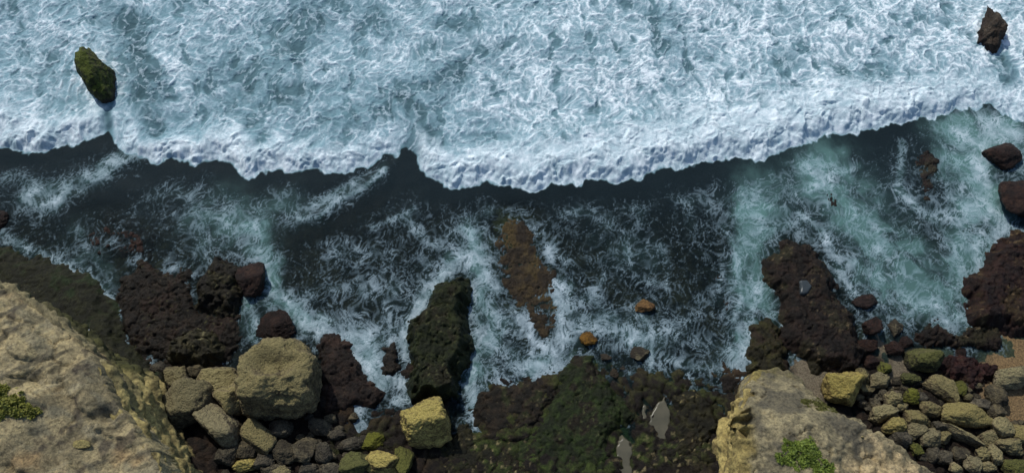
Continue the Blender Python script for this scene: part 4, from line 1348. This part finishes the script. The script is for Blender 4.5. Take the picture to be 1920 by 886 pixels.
boulder(447, 788, 517, 848, 'oblong pitted boulder lying in front of the largest boulder', LIME, 0.9, group=PILE, rot=-0.55, facet=14)
boulder(309, 686, 352, 722, 'small pointed boulder behind the broad split boulder', LIME, 0.9, group=PILE)
boulder(347, 683, 385, 703, 'small dark stone behind the flat topped boulder', GREYDIM, 0.8, group=PILE)
boulder(286, 678, 313, 702, 'small dark stone at the seaward corner of the large cliff foot', GREYDIM, 0.8, group=PILE)
boulder(277, 731, 309, 760, 'dark pitted stone wedged against the yellow foot of the large cliff', GREYDIM, 0.8, group=PILE)
boulder(402, 836, 447, 869, 'dull brown stone below the two toned boulder', GREYDIM, 0.8, group=PILE)
boulder(442, 858, 484, 883, 'small bright yellow stone at the bottom edge, in front of the oblong boulder', LIMEG, 0.8, group=PILE)
boulder(480, 846, 514, 880, 'shaded angular stone beside the small bright yellow stone', GREYDIM, 0.9, group=PILE)
boulder(448, 826, 484, 860, 'shaded stone half under the oblong pitted boulder', GREYDIM, 0.8, group=PILE)
boulder(505, 784, 550, 823, 'grey wedge shaped stone at the corner of the largest boulder', GREYDIM, 0.8, group=PILE, facet=14)
boulder(508, 824, 551, 866, 'shaded brown block below the grey wedge shaped stone', GREYDIM, 0.8, group=PILE)
boulder(547, 822, 590, 867, 'large grey cobble in the shaded row', GREYDIM, 0.8, group=PILE)
boulder(577, 784, 617, 817, 'grey stone lying off the shaded corner of the largest boulder', GREYDIM, 0.7, group=PILE)
boulder(588, 826, 622, 868, 'steep sided grey stone next to the large grey cobble', GREYDIM, 0.9, group=PILE, facet=14)
boulder(613, 806, 642, 826, 'small grey stone near the dark brown reef', GREYDIM, 0.7, group=PILE)
boulder(486, 872, 531, 893, 'dull stone cut by the bottom edge beside the bright one', GREYDIM, 0.8, group=PILE)
boulder(512, 874, 545, 896, 'pale lichened stone cut by the bottom edge', LIME, 0.8, group=PILE)
boulder(560, 866, 600, 892, 'dim stone at the bottom edge under the large grey cobble', GREYDIM, 0.8, group=PILE)
boulder(598, 866, 640, 892, 'dull tan stone at the bottom edge beside the olive slab', GREYDIM, 0.8, group=PILE)
boulder(638, 818, 678, 841, 'dark stone with grey lichen near the mossy stone', GREYDIM, 0.6, group=PILE)
boulder(636, 848, 696, 894, 'broad olive slab at the bottom edge beside the golden boulder', MOSSR, 0.7, group=PILE)
boulder(684, 844, 746, 888, 'golden boulder at the bottom edge, glowing against dark stones', LIMEG, 0.8, group=PILE, rot=-0.3)
boulder(738, 838, 776, 888, 'dark olive slab on the shore side of the golden boulder', MOSSR, 0.7, group=PILE)
boulder(680, 812, 716, 846, 'small stone covered in dark green moss above the golden boulder', MOSSR, 0.7, group=PILE)
boulder(752, 752, 845, 834, 'isolated golden boulder with smooth lit top, below the mossy wedge', LIMEG, 0.95, group=PILE, sub=6, facet=16, rot=0.3, sink=0.2, pit=0.1, tilt=0.6, box=True, sq=0.92)
boulder(448, 490, 497, 560, 'black wet rock standing in foam behind the red reef', REDR, 0.7, name='sea_rock', cat='rock', group=PILE, base=-0.3)
boulder(490, 584, 553, 642, 'dark wet rock with foam washing over it behind the largest boulder', REDR, 0.5, name='sea_rock', cat='rock', group=PILE, base=-0.4)

# field beside the headland
FB = [
    (1548, 697, 1612, 757, 'large smooth yellow boulder nearest the headland', LIMEB, 0.9, 0.15),
    (1601, 687, 1631, 723, 'pale boulder touching the large smooth yellow boulder', LIME, 0.9, 0),
    (1631, 699, 1668, 729, 'knobbly pale boulder at the seaward edge of the field', LIME, 0.9, 0),
    (1606, 717, 1638, 743, 'dull boulder under the shadowed side of the touching pair', LIME, 0.7, 0),
    (1644, 679, 1673, 703, 'small mossy stone on the seaward edge by the tan pool', MOSSR, 0.8, 0),
    (1691, 698, 1723, 721, 'small pale stone beside the mossy mound', MOSSR, 0.8, 0),
    (1670, 706, 1692, 724, 'little grey stone in the wet sand beside the tan pool', GREYDIM, 0.6, 0),
    (1658, 731, 1693, 763, 'rough round boulder in the middle of the upper row', LIME, 0.95, 0),
    (1692, 732, 1724, 760, 'green tinged boulder right of the rough round one', MOSSR, 0.95, 0),
    (1718, 732, 1738, 758, 'thin dark stone leaning behind the green tinged boulder', GREYDIM, 0.8, 0),
    (1646, 728, 1664, 744, 'little grey cobble behind the rough round boulder', GREYDIM, 0.8, 0),
    (1607, 748, 1628, 766, 'single small grey cobble in the shadow of the large yellow boulder', GREYDIM, 0.8, 0),
    (1630, 744, 1652, 768, 'shadowed cobble between the single grey cobble and the flat boulder', GREYDIM, 0.8, 0),
    (1627, 760, 1675, 791, 'flat yellowish boulder near the corner of the headland', LIME, 0.8, 0.2),
    (1678, 752, 1703, 773, 'small pale boulder below the rough round one', LIME, 0.9, 0),
    (1726, 749, 1760, 780, 'lichened boulder beside the deep dark gap', LIME, 0.85, 0),
    (1738, 700, 1790, 752, 'long pale boulder lying aslant beside the mossy mound', LIME, 0.8, -0.75),
    (1784, 706, 1808, 748, 'lichen crusted slab behind the long slanting boulder', MOSSR, 0.6, 0),
    (1697, 768, 1741, 801, 'striped boulder in the centre of the field', LIME, 0.8, -0.2),
    (1660, 782, 1697, 816, 'bright yellow boulder close to the headland edge', LIMEB, 1.0, 0),
    (1668, 806, 1709, 840, 'dark faced boulder under the bright yellow one', GREYDIM, 0.9, -0.4),
    (1696, 790, 1739, 821, 'knobbly tan boulder below the striped one', LIME, 0.8, 0.2),
    (1768, 750, 1844, 803, 'largest boulder of the field, broad and yellow', LIMEB, 0.75, -0.1),
    (1722, 802, 1766, 842, 'three cornered boulder with a pointed top', LIME, 0.9, 0),
    (1754, 805, 1783, 829, 'small pale boulder beside the three cornered one', LIME, 0.9, 0),
    (1750, 788, 1777, 811, 'dull stone above the small pale boulder', GREYDIM, 0.9, 0),
    (1780, 796, 1838, 840, 'long ridge shaped boulder below the largest one', LIME, 0.8, -0.6),
    (1703, 829, 1732, 854, 'mossy round boulder at the edge of the sandy slope', MOSSR, 0.9, 0),
    (1720, 844, 1741, 863, 'little dull stone next to the mossy round boulder', GREYDIM, 0.8, 0),
    (1829, 838, 1857, 866, 'pale cobble above the bottom row', LIME, 0.9, 0),
    (1836, 861, 1863, 888, 'pale boulder of the bottom row', LIME, 0.9, 0),
    (1806, 852, 1837, 890, 'tall yellowish boulder in the bottom row', LIME, 0.9, 0),
    (1779, 864, 1801, 889, 'small pale stone where the sandy slope meets the bottom edge', LIME, 0.9, 0),
    (1787, 838, 1816, 871, 'shaded square stone above the bottom row', GREYDIM, 0.8, 0),
    (1755, 842, 1786, 872, 'shaded block lying off the sandy slope', GREYDIM, 0.8, 0),
    (1738, 840, 1762, 868, 'shaded stone under the three cornered boulder', GREYDIM, 0.8, 0),
    (1854, 836, 1881, 871, 'narrow standing stone with pale crest', LIME, 1.0, 0),
    (1832, 806, 1873, 841, 'two crested boulder at the end of the ridge shaped one', LIME, 0.8, 0.2),
    (1870, 819, 1917, 851, 'wide pale boulder towards the frame edge', LIME, 0.8, 0),
    (1880, 860, 1928, 894, 'flat olive boulder in the bottom corner', MOSSR, 0.7, 0),
    (1857, 782, 1901, 821, 'cracked boulder bordering the wet sand', LIME, 0.8, 0),
    (1895, 795, 1932, 831, 'boulder cut by the frame edge below the wet sand', LIME, 0.7, 0),
    (1853, 756, 1886, 787, 'dark boulder with pale cap at the edge of the wet sand', GREYDIM, 0.9, 0),
    (1852, 722, 1886, 766, 'egg shaped grey stone standing in wet sand', GREYDIM, 0.9, 0),
    (1826, 744, 1860, 772, 'dull rounded stone beside the largest boulder of the field', GREYDIM, 0.7, 0),
    (1864, 686, 1936, 724, 'pale pitted slab at the frame edge between two sand patches', LIME, 0.7, 0.05),
    (1706, 650, 1764, 698, 'big mound shaped boulder covered in yellow green moss', MOSSR, 0.9, 0),
    (1522, 624, 1564, 661, 'round mossy boulder by the red seaweed reef', MOSSR, 0.9, 0),
    (1534, 662, 1558, 681, 'small pale stone below the round mossy boulder', LIME, 0.8, 0),
    (1568, 632, 1610, 662, 'darker mossy boulder on the shore end of the red seaweed reef', MOSSR, 0.7, 0),
    (1608, 638, 1646, 662, 'low barnacled stone behind the tan pool', REDR, 0.7, 0),
    (1618, 595, 1649, 632, 'dark stone with lichen cap by the pool outlet', REDR, 0.9, 0),
    (1600, 548, 1649, 584, 'dark red rock on the rim of the turquoise pool', REDR, 0.7, 0),
    (1664, 594, 1691, 632, 'smooth dark stone at the shore side of the turquoise pool', GREYDIM, 0.8, 0),
    (1694, 600, 1720, 626, 'wet grey stone in foam at the shore side of the pool', GREYDIM, 0.6, 0),
    (1724, 608, 1752, 634, 'yellow lichened stone on the red ridge', MOSSR, 0.9, 0),
    (1774, 558, 1790, 586, 'small black rock in foam within the turquoise pool', REDR, 0.9, 0),
    (1644, 466, 1678, 511, 'dark drowned rock in the middle of the turquoise pool', REDR, 0.5, 0),
    (1598, 498, 1631, 532, 'dark drowned rock near the foam edge of the red reef', REDR, 0.5, 0),
    (1612, 530, 1640, 556, 'low drowned stone above the dark red rim rock', REDR, 0.5, 0),
    (1640, 566, 1662, 582, 'little black rock beside the dark red rim rock', REDR, 0.8, 0),
    (1660, 640, 1694, 668, 'dark weedy stone between the tan pool and the red ridge', REDR, 0.7, 0),
    (1682, 628, 1710, 654, 'black stone behind the mossy mound', REDR, 0.7, 0),
    (1620, 664, 1648, 688, 'weedy stone on the seaward rim of the boulder field', REDR, 0.7, 0),
    (1790, 650, 1812, 672, 'small red weedy stone between mound and ridge', REDR, 0.7, 0),
]
for (x0, y0, x1, y1, lb, mt, ht, rt) in FB:
    boulder(x0, y0, x1, y1, lb, mt, ht, group=FIELD, rot=rt, facet=26, rough=0.14, pit=0.1, sq=1.03)
# stones in shadow between them
fr_ = random.Random(5)
placed = [((a[0] + a[2]) / 2, (a[1] + a[3]) / 2, (a[2] - a[0]) / 2) for a in FB]
cnt = 0
for _ in range(5000):
    if cnt >= 130:
        break
    px, py = fr_.uniform(1600, 1930), fr_.uniform(715, 900)
    if (py < 790 and px > 1835) or (px < 1600 + (py - 740) * 1.05):
        continue
    r = fr_.uniform(5, 11)
    if any(math.hypot(px - a, py - b) < r * 0.5 + c * 0.72 for a, b, c in placed):
        continue
    placed.append((px, py, r))
    if fr_.random() < 0.45:
        boulder(px - r, py - r * 0.85, px + r, py + r * 0.85, 'small pale stone in a gap between larger boulders of the field', LIME, 0.85, cat='stone', name='stone',
                group='small pale stones in the gaps of the boulder field', sub=3, base=0.0)
    else:
        boulder(px - r, py - r * 0.85, px + r, py + r * 0.85, 'small dull stone in the shaded gaps between larger boulders', GREYDIM, 0.8, cat='stone', name='stone',
                group='small dull stones in the gaps of the boulder field', sub=3, base=-0.05)
    cnt += 1
placed = []
cnt = 0
for _ in range(1500):
    if cnt >= 36:
        break
    px, py = fr_.uniform(395, 690), fr_.uniform(770, 895)
    if px < 395 + (py - 770) * 0.2:
        continue
    r = fr_.uniform(6, 12)
    if any(math.hypot(px - a, py - b) < (r + c) * 0.75 for a, b, c in placed):
        continue
    placed.append((px, py, r))
    boulder(px - r, py - r * 0.85, px + r, py + r * 0.85, 'small dark cobble in the shaded pile below the large cliff', GREYDIM, 0.7, cat='stone', name='stone',
            group='small cobbles of the shaded pile', sub=3)
    cnt += 1

# stones on the shelf
for (x0, y0, x1, y1, lb, mt) in [
    (1193, 557, 1222, 588, 'round orange stone under clear water on the shelf', ORANR), (1087, 620, 1114, 648, 'rusty orange stone beside the curl of foam', ORANR),
    (1183, 650, 1214, 676, 'pale stone with a bright yellow corner on the foam edge', LIME), (1126, 660, 1144, 678, 'small tan stone between the rusty and the pale stone', LIME),
    (1103, 690, 1122, 710, 'tan stone on the green weed at the foam edge', LIME), (1143, 690, 1160, 708, 'tan stone beside a thread of foam', LIME),
    (1158, 680, 1175, 696, 'little tan stone nearest the pale yellow cornered stone', LIME), (1097, 761, 1118, 780, 'lone cream coloured stone on dark green moss', LIME),
        (919, 752, 936, 770, 'pinkish flat stone on the brown shelf', GREYDIM)]:
    boulder(x0, y0, x1, y1, lb, mt, 0.45, cat='stone', name='stone', group=SHOAL, sink=0.3, base=-0.15 if y0 < 660 else None)

# rocks at the sea side
boulder(1846, 262, 1913, 312, 'smooth dark red rock at the end of the long breaker', REDR, 0.7, name='sea_rock', cat='rock', rot=0.3, base=-0.3, facet=6)
boulder(1876, 328, 1960, 408, 'big round dark red rock cut by the frame edge', REDR, 0.7, name='sea_rock', cat='rock', base=-0.3, facet=7)
boulder(-40, 396, 22, 436, 'dark red rock cut by the frame edge above the algae ledge', REDR, 0.5, name='sea_rock', cat='rock', base=-0.5, facet=7)


def stack(cx, cy, prof, label, mat, zt, seed, crack=0.2, lean=(0, 0)):
    """sea stack: foot outline in pixels, narrowing to a crest"""
    base = W(cx, cy, 0)
    ring = np.array([W(a, b, 0)[:2] - base[:2] for a, b in prof])
    n = len(ring)
    # resample the ring
    seg = np.linalg.norm(np.roll(ring, -1, 0) - ring, axis=1)
    cum = np.concatenate([[0], np.cumsum(seg)])
    K, L = 120, 60
    tt = np.linspace(0, cum[-1], K, endpoint=False)
    rr = np.concatenate([ring, ring[:1]])
    R = np.stack([np.interp(tt, cum, rr[:, 0]), np.interp(tt, cum, rr[:, 1])], 1)
    vs = []
    for l in range(L):
        h = l / (L - 1)
        sc = (1 - h ** 2.1) ** 0.5 * 0.92 + 0.08 * (1 - h)
        zz = -0.8 + (zt + 0.8) * (0.05 * h + 0.95 * h ** 0.9)
        vs.append(np.column_stack([R[:, 0] * sc + lean[0] * h, R[:, 1] * sc + lean[1] * h, np.full(K, zz)]))
    V = np.concatenate(vs).astype(np.float32)
    cen = np.array([lean[0], lean[1], 0]) * ((V[:, 2:3] + 0.8) / (zt + 0.8))
    am = 1 + crack * (fbm3(V, 1.6, 4, seed) + 0.5 * np.abs(n3(V * np.array([1, 1, .5]), 0.6, seed + 3)) - 0.2)
    Vn = cen + (V - cen) * np.column_stack([am, am, np.ones(len(am))])
    Vn[:, 2] += 0.35 * fbm3(V, 1.0, 4, seed + 8)
    i = np.arange(K * L).reshape(L, K)
    F = np.stack([i[:-1], np.roll(i[:-1], -1, 1), np.roll(i[1:], -1, 1), i[1:]], -1).reshape(-1, 4)
    me = mesh_np('sea_stack', Vn, F)
    o = link('sea_stack', me, mat, loc=(base[0], base[1], 0))
    return tag(o, label, 'sea stack')


STACKG = rock_material('stack_moss', (0.03, 0.033, 0.014), (0.05, 0.06, 0.018), (0.06, 0.055, 0.03), top=(0.075, 0.095, 0.02), bump=0.9,
                       wet=(0.035, 0.03, 0.025), wetz=0.5)
STACKB = rock_material('stack_brown', (0.03, 0.022, 0.016), (0.05, 0.036, 0.025), (0.075, 0.06, 0.045), bump=1.0, wet=(0.028, 0.018, 0.014), wetz=0.6)
stack(192, 158, [(182, 104), (196, 118), (208, 132), (224, 140), (227, 170), (220, 196), (200, 204), (184, 192), (172, 176), (158, 152), (162, 130), (172, 112)],
      'dark green sea stack standing in surf with a dark wake towards shore', STACKG, 3.6, 401, lean=(-0.7, 0.5))
stack(1855, 64, [(1850, 16), (1858, 30), (1862, 40), (1874, 52), (1882, 68), (1878, 86), (1862, 104), (1846, 102), (1832, 88), (1830, 66), (1840, 48), (1842, 28)],
      'brown ragged sea stack with foam streaming off its side', STACKB, 2.2, 402, crack=0.45)

# ------------------------------------------------------------------ tide pools
PM, nt, nd, lk = mat_new('pool_water')
out = N(nd, 'ShaderNodeOutputMaterial')
bs = N(nd, 'ShaderNodeBsdfPrincipled')
tc = N(nd, 'ShaderNodeTexCoord')
nn = noise(nd, lk, tc.outputs['Object'], 0.9, 4, 0.6)
r = ramp(nd, [(0.35, (0.078, 0.075, 0.053)), (0.65, (0.108, 0.1, 0.07))])
lk.new(nn.outputs['Fac'], r.inputs[0])
lk.new(r.outputs[0], bs.inputs['Base Color'])
bs.inputs['Roughness'].default_value = 0.25
bs.inputs['IOR'].default_value = 1.33
lk.new(bs.outputs[0], out.inputs[0])


PM2 = PM.copy()
PM2.name = 'pool_water_grey'
for n_ in PM2.node_tree.nodes:
    if n_.type == 'VALTORGB':
        n_.color_ramp.elements[0].color = (0.04, 0.05, 0.055, 1)
        n_.color_ramp.elements[1].color = (0.055, 0.066, 0.07, 1)


def pool(pts, label, z=None, seed=0):
    P = [W(a, b, 0.35)[:2] for a, b in pts]
    c = np.mean(P, 0)
    P = [tuple(v) for v in poly_offset(P, 0.25)]
    zz = float(np.median([gz(p[0], p[1]) for p in P])) - 0.02 if z is None else z
    st = 0.08
    A = np.array(P)
    ax, ay = np.arange(A[:, 0].min() - .4, A[:, 0].max() + .4, st), np.arange(A[:, 1].min() - .4, A[:, 1].max() + .4, st)
    x, y = np.meshgrid(ax, ay)
    d = sdf(x, y, P) + 0.22 * fbm2(x, y, 0.9, 3, seed)
    kf = (d[:-1, :-1] > 0) & (d[1:, 1:] > 0) & (d[:-1, 1:] > 0) & (d[1:, :-1] > 0)
    h = zz - 0.5 * ss(0.25, 0.0, d)
    V, F = compact(np.stack([x - c[0], y - c[1], h], -1).reshape(-1, 3), grid_faces(*x.shape, kf))
    me = mesh_np('tide_pool', V, F)
    tag(link('tide_pool', me, PM if z is None else PM2, loc=(c[0], c[1], 0)), label, 'tide pool', kind='structure')


pool([(1168, 816), (1180, 826), (1184, 850), (1182, 884), (1178, 905), (1154, 905), (1152, 880), (1157, 850), (1161, 826)], 'long narrow tan tide pool at the bottom edge', seed=1)
pool([(1248, 738), (1254, 770), (1257, 795), (1250, 815), (1243, 834), (1232, 834), (1226, 812), (1216, 794), (1224, 775), (1232, 756), (1243, 750)], 'spindle shaped tan tide pool on the green shelf', seed=2)
pool([(1206, 746), (1212, 760), (1212, 782), (1204, 788), (1206, 768)], 'thin pale tide pool beside the spindle shaped one', seed=3)
pool([(1494, 536), (1506, 534), (1514, 544), (1508, 558), (1496, 556)], 'tiny grey pool on top of the red seaweed reef', z=1.42, seed=4)

# ------------------------------------------------------------------ plants on the cliffs
def surf(o, x, y):
    """height of a cliff under a point"""
    dg = bpy.context.evaluated_depsgraph_get()
    ok, loc, nor, idx = o.ray_cast(Vector((x, y, 40)) - o.location, Vector((0, 0, -1)))
    return (loc + o.location).z if ok else None


LEAFM, nt, nd, lk = mat_new('leaves')
out = N(nd, 'ShaderNodeOutputMaterial')
bs = N(nd, 'ShaderNodeBsdfPrincipled')
at = N(nd, 'ShaderNodeAttribute', attribute_name='tone')
lk.new(at.outputs['Color'], bs.inputs['Base Color'])
bs.inputs['Roughness'].default_value = 0.7
lk.new(bs.outputs[0], out.inputs[0])
STEMM, nt, nd, lk = mat_new('stems')
out = N(nd, 'ShaderNodeOutputMaterial')
bs = N(nd, 'ShaderNodeBsdfPrincipled')
tc = N(nd, 'ShaderNodeTexCoord')
nn = noise(nd, lk, tc.outputs['Object'], 8, 3)
r = ramp(nd, [(0.3, (0.05, 0.04, 0.02)), (0.7, (0.1, 0.075, 0.04))])
lk.new(nn.outputs['Fac'], r.inputs[0])
lk.new(r.outputs[0], bs.inputs['Base Color'])
lk.new(bs.outputs[0], out.inputs[0])


def shrub(pts, z, cliff, label, n, c1, c2, hgt, seed, lsize=0.16, name='shrub', spread=0.8):
    bpy.context.view_layer.update()
    r = np.random.RandomState(seed)
    P = [W(a, b, z)[:2] for a, b in pts]
    A = np.array(P)
    c = A.mean(0)
    zc = surf(cliff, c[0], c[1]) or z
    root = bpy.data.objects.new(name, None)
    COL.objects.link(root)
    root.location = (c[0], c[1], zc)
    tag(root, label, name)
    V, F, T = [], [], []
    SV, SF = [], []
    k = 0
    tries = 0
    while k < n and tries < n * 8:
        tries += 1
        x, y = r.uniform(A[:, 0].min() - 1, A[:, 0].max() + 1), r.uniform(A[:, 1].min() - 1, A[:, 1].max() + 1)
        X1, Y1 = np.array([x]), np.array([y])
        d = float(sdf(X1, Y1, P)[0]) + 0.6 * float(fbm2(X1, Y1, 1.0, 3, seed)[0])
        if d < 0:
            continue
        clump = float(n2(X1, Y1, 0.55, seed + 5)[0])
        if clump < -0.25 and r.rand() < 0.85:
            continue
        g = surf(cliff, x, y)
        if g is None:
            continue
        top = g + hgt * min(1, 0.25 + d * 0.9) * (0.65 + 0.6 * clump)
        zz = g + (top - g) * math.sqrt(r.rand())
        cen = np.array([x - c[0], y - c[1], zz - zc])
        nrm = r.randn(3) * 0.6 + np.array([0, 0, 1.0])
        nrm /= np.linalg.norm(nrm)
        t1 = np.cross(nrm, r.randn(3))
        t1 /= np.linalg.norm(t1)
        t2 = np.cross(nrm, t1)
        L, Wd = lsize * r.uniform(0.6, 1.3), lsize * r.uniform(0.3, 0.6)
        b = len(V)
        V += [cen - t1 * L, cen + t2 * Wd - nrm * 0.02, cen + t1 * L - nrm * 0.05, cen - t2 * Wd - nrm * 0.02]
        F.append([b, b + 1, b + 2, b + 3])
        cc = np.array(c1) + (np.array(c2) - np.array(c1)) * r.rand()
        T += [cc] * 4
        if k % 22 == 0:
            s = len(SV)
            gb = np.array([cen[0] * 0.9, cen[1] * 0.9, g - zc - 0.1])
            w_ = 0.025
            SV += [gb + [-w_, 0, 0], gb + [w_, 0, 0], gb + [0, w_, 0], cen + [-w_ * .4, 0, 0], cen + [w_ * .4, 0, 0], cen + [0, w_ * .4, 0]]
            SF += [[s, s + 1, s + 4, s + 3], [s + 1, s + 2, s + 5, s + 4], [s + 2, s, s + 3, s + 5]]
        k += 1
    me = mesh_np('foliage', np.array(V), np.array(F), smooth=False)
    add_col(me, 'tone', np.array(T))
    link('foliage', me, LEAFM, parent=root)
    link('stem', mesh_np('stem', np.array(SV), np.array(SF)), STEMM, parent=root)
    return root


shrub([(-30, 715), (10, 722), (16, 735), (40, 745), (58, 755), (66, 770), (58, 786), (30, 788), (0, 785), (-30, 790)], 12.2, CLIFF_A, 'yellow green shrub on the large cliff top at the frame edge', 3000,
      (0.09, 0.10, 0.012), (0.24, 0.24, 0.03), 0.9, 1)
shrub([(1478, 818), (1495, 822), (1520, 815), (1532, 832), (1535, 845), (1545, 860), (1562, 880), (1575, 905), (1540, 905), (1515, 880), (1490, 868), (1462, 856), (1470, 840)], 9.8, CLIFF_B,
      'bright green shrub spreading over the crest of the sandy headland', 3400, (0.06, 0.10, 0.01), (0.19, 0.25, 0.03), 0.4, 2, 0.13)
shrub([(1512, 745), (1540, 741), (1556, 752), (1572, 770), (1568, 776), (1540, 770), (1520, 760)], 7.0, CLIFF_B, 'olive cushion plant on the seaward edge of the sandy headland', 1500,
      (0.06, 0.065, 0.012), (0.12, 0.12, 0.02), 0.3, 3, 0.1, name='cushion_plant')

# pale slab on the big cliff
bpy.context.view_layer.update()
for (px, py, rx, ry, lb) in [(147, 829, 0.66, 0.36, 'pale flat stone lying on bare earth of the large cliff top'), (1624, 814, 0.09, 0.09, 'tiny white pebble on the dark shoulder of the sandy headland')]:
    cl = CLIFF_A if px < 900 else CLIFF_B
    p = W(px, py, 12 if px < 900 else 9.3)
    g = surf(cl, p[0], p[1]) or 11
    BSEED[0] += 1
    tag(link('stone', boulder_mesh('stone', rx, ry, 0.2, BSEED[0], 4, facet=8), LIMEB, loc=(p[0], p[1], g + 0.02)), lb, 'stone')

# ------------------------------------------------------------------ gull
GULLM, nt, nd, lk = mat_new('white_feathers')
out = N(nd, 'ShaderNodeOutputMaterial')
bs = N(nd, 'ShaderNodeBsdfPrincipled')
tc = N(nd, 'ShaderNodeTexCoord')
nn = noise(nd, lk, tc.outputs['Object'], 20, 3)
r = ramp(nd, [(0.3, (0.7, 0.7, 0.66)), (0.7, (0.85, 0.85, 0.82))])
lk.new(nn.outputs['Fac'], r.inputs[0])
lk.new(r.outputs[0], bs.inputs['Base Color'])
lk.new(bs.outputs[0], out.inputs[0])
BEAKM, nt, nd, lk = mat_new('beak')
out = N(nd, 'ShaderNodeOutputMaterial')
bs = N(nd, 'ShaderNodeBsdfPrincipled')
bs.inputs['Base Color'].default_value = (0.5, 0.3, 0.05, 1)
lk.new(bs.outputs[0], out.inputs[0])
bp_ = W(164, 617, 3.0)
# body with swept, half folded wings in one skin: stations along the spine
st = [(-0.24, 0.008, 0.006), (-0.19, 0.03, 0.012), (-0.1, 0.055, 0.04), (0.0, 0.075, 0.06), (0.08, 0.07, 0.06), (0.14, 0.042, 0.045), (0.18, 0.036, 0.038), (0.215, 0.02, 0.02), (0.225, 0.006, 0.006)]
V, F = [], []
K = 14
for (t, a, b) in st:
    for k in range(K):
        an = 2 * math.pi * k / K
        wing = 1 + (0.9 if -0.12 < t < 0.1 else 0.0) * abs(math.cos(an)) ** 3
        V.append((t - (0.07 if wing > 1.3 else 0), a * math.cos(an) * wing, b * math.sin(an) * (0.8 if wing > 1.3 else 1)))
for s in range(len(st) - 1):
    for k in range(K):
        F.append([s * K + k, s * K + (k + 1) % K, (s + 1) * K + (k + 1) % K, (s + 1) * K + k])
gull = link('seabird', mesh_np('seabird', np.array(V), np.array(F)), GULLM, loc=bp_.tolist())
gull.rotation_euler = (0, 0, math.radians(122))
tag(gull, 'small white seabird gliding over the dark algae ledge', 'bird')
bk = link('beak', mesh_np('beak', np.array([(0.22, -0.008, -.006), (0.22, 0.008, -.006), (0.22, 0, .008), (0.262, 0, -0.004)]), np.array([[0, 1, 3], [1, 2, 3], [2, 0, 3]])), BEAKM, parent=gull)
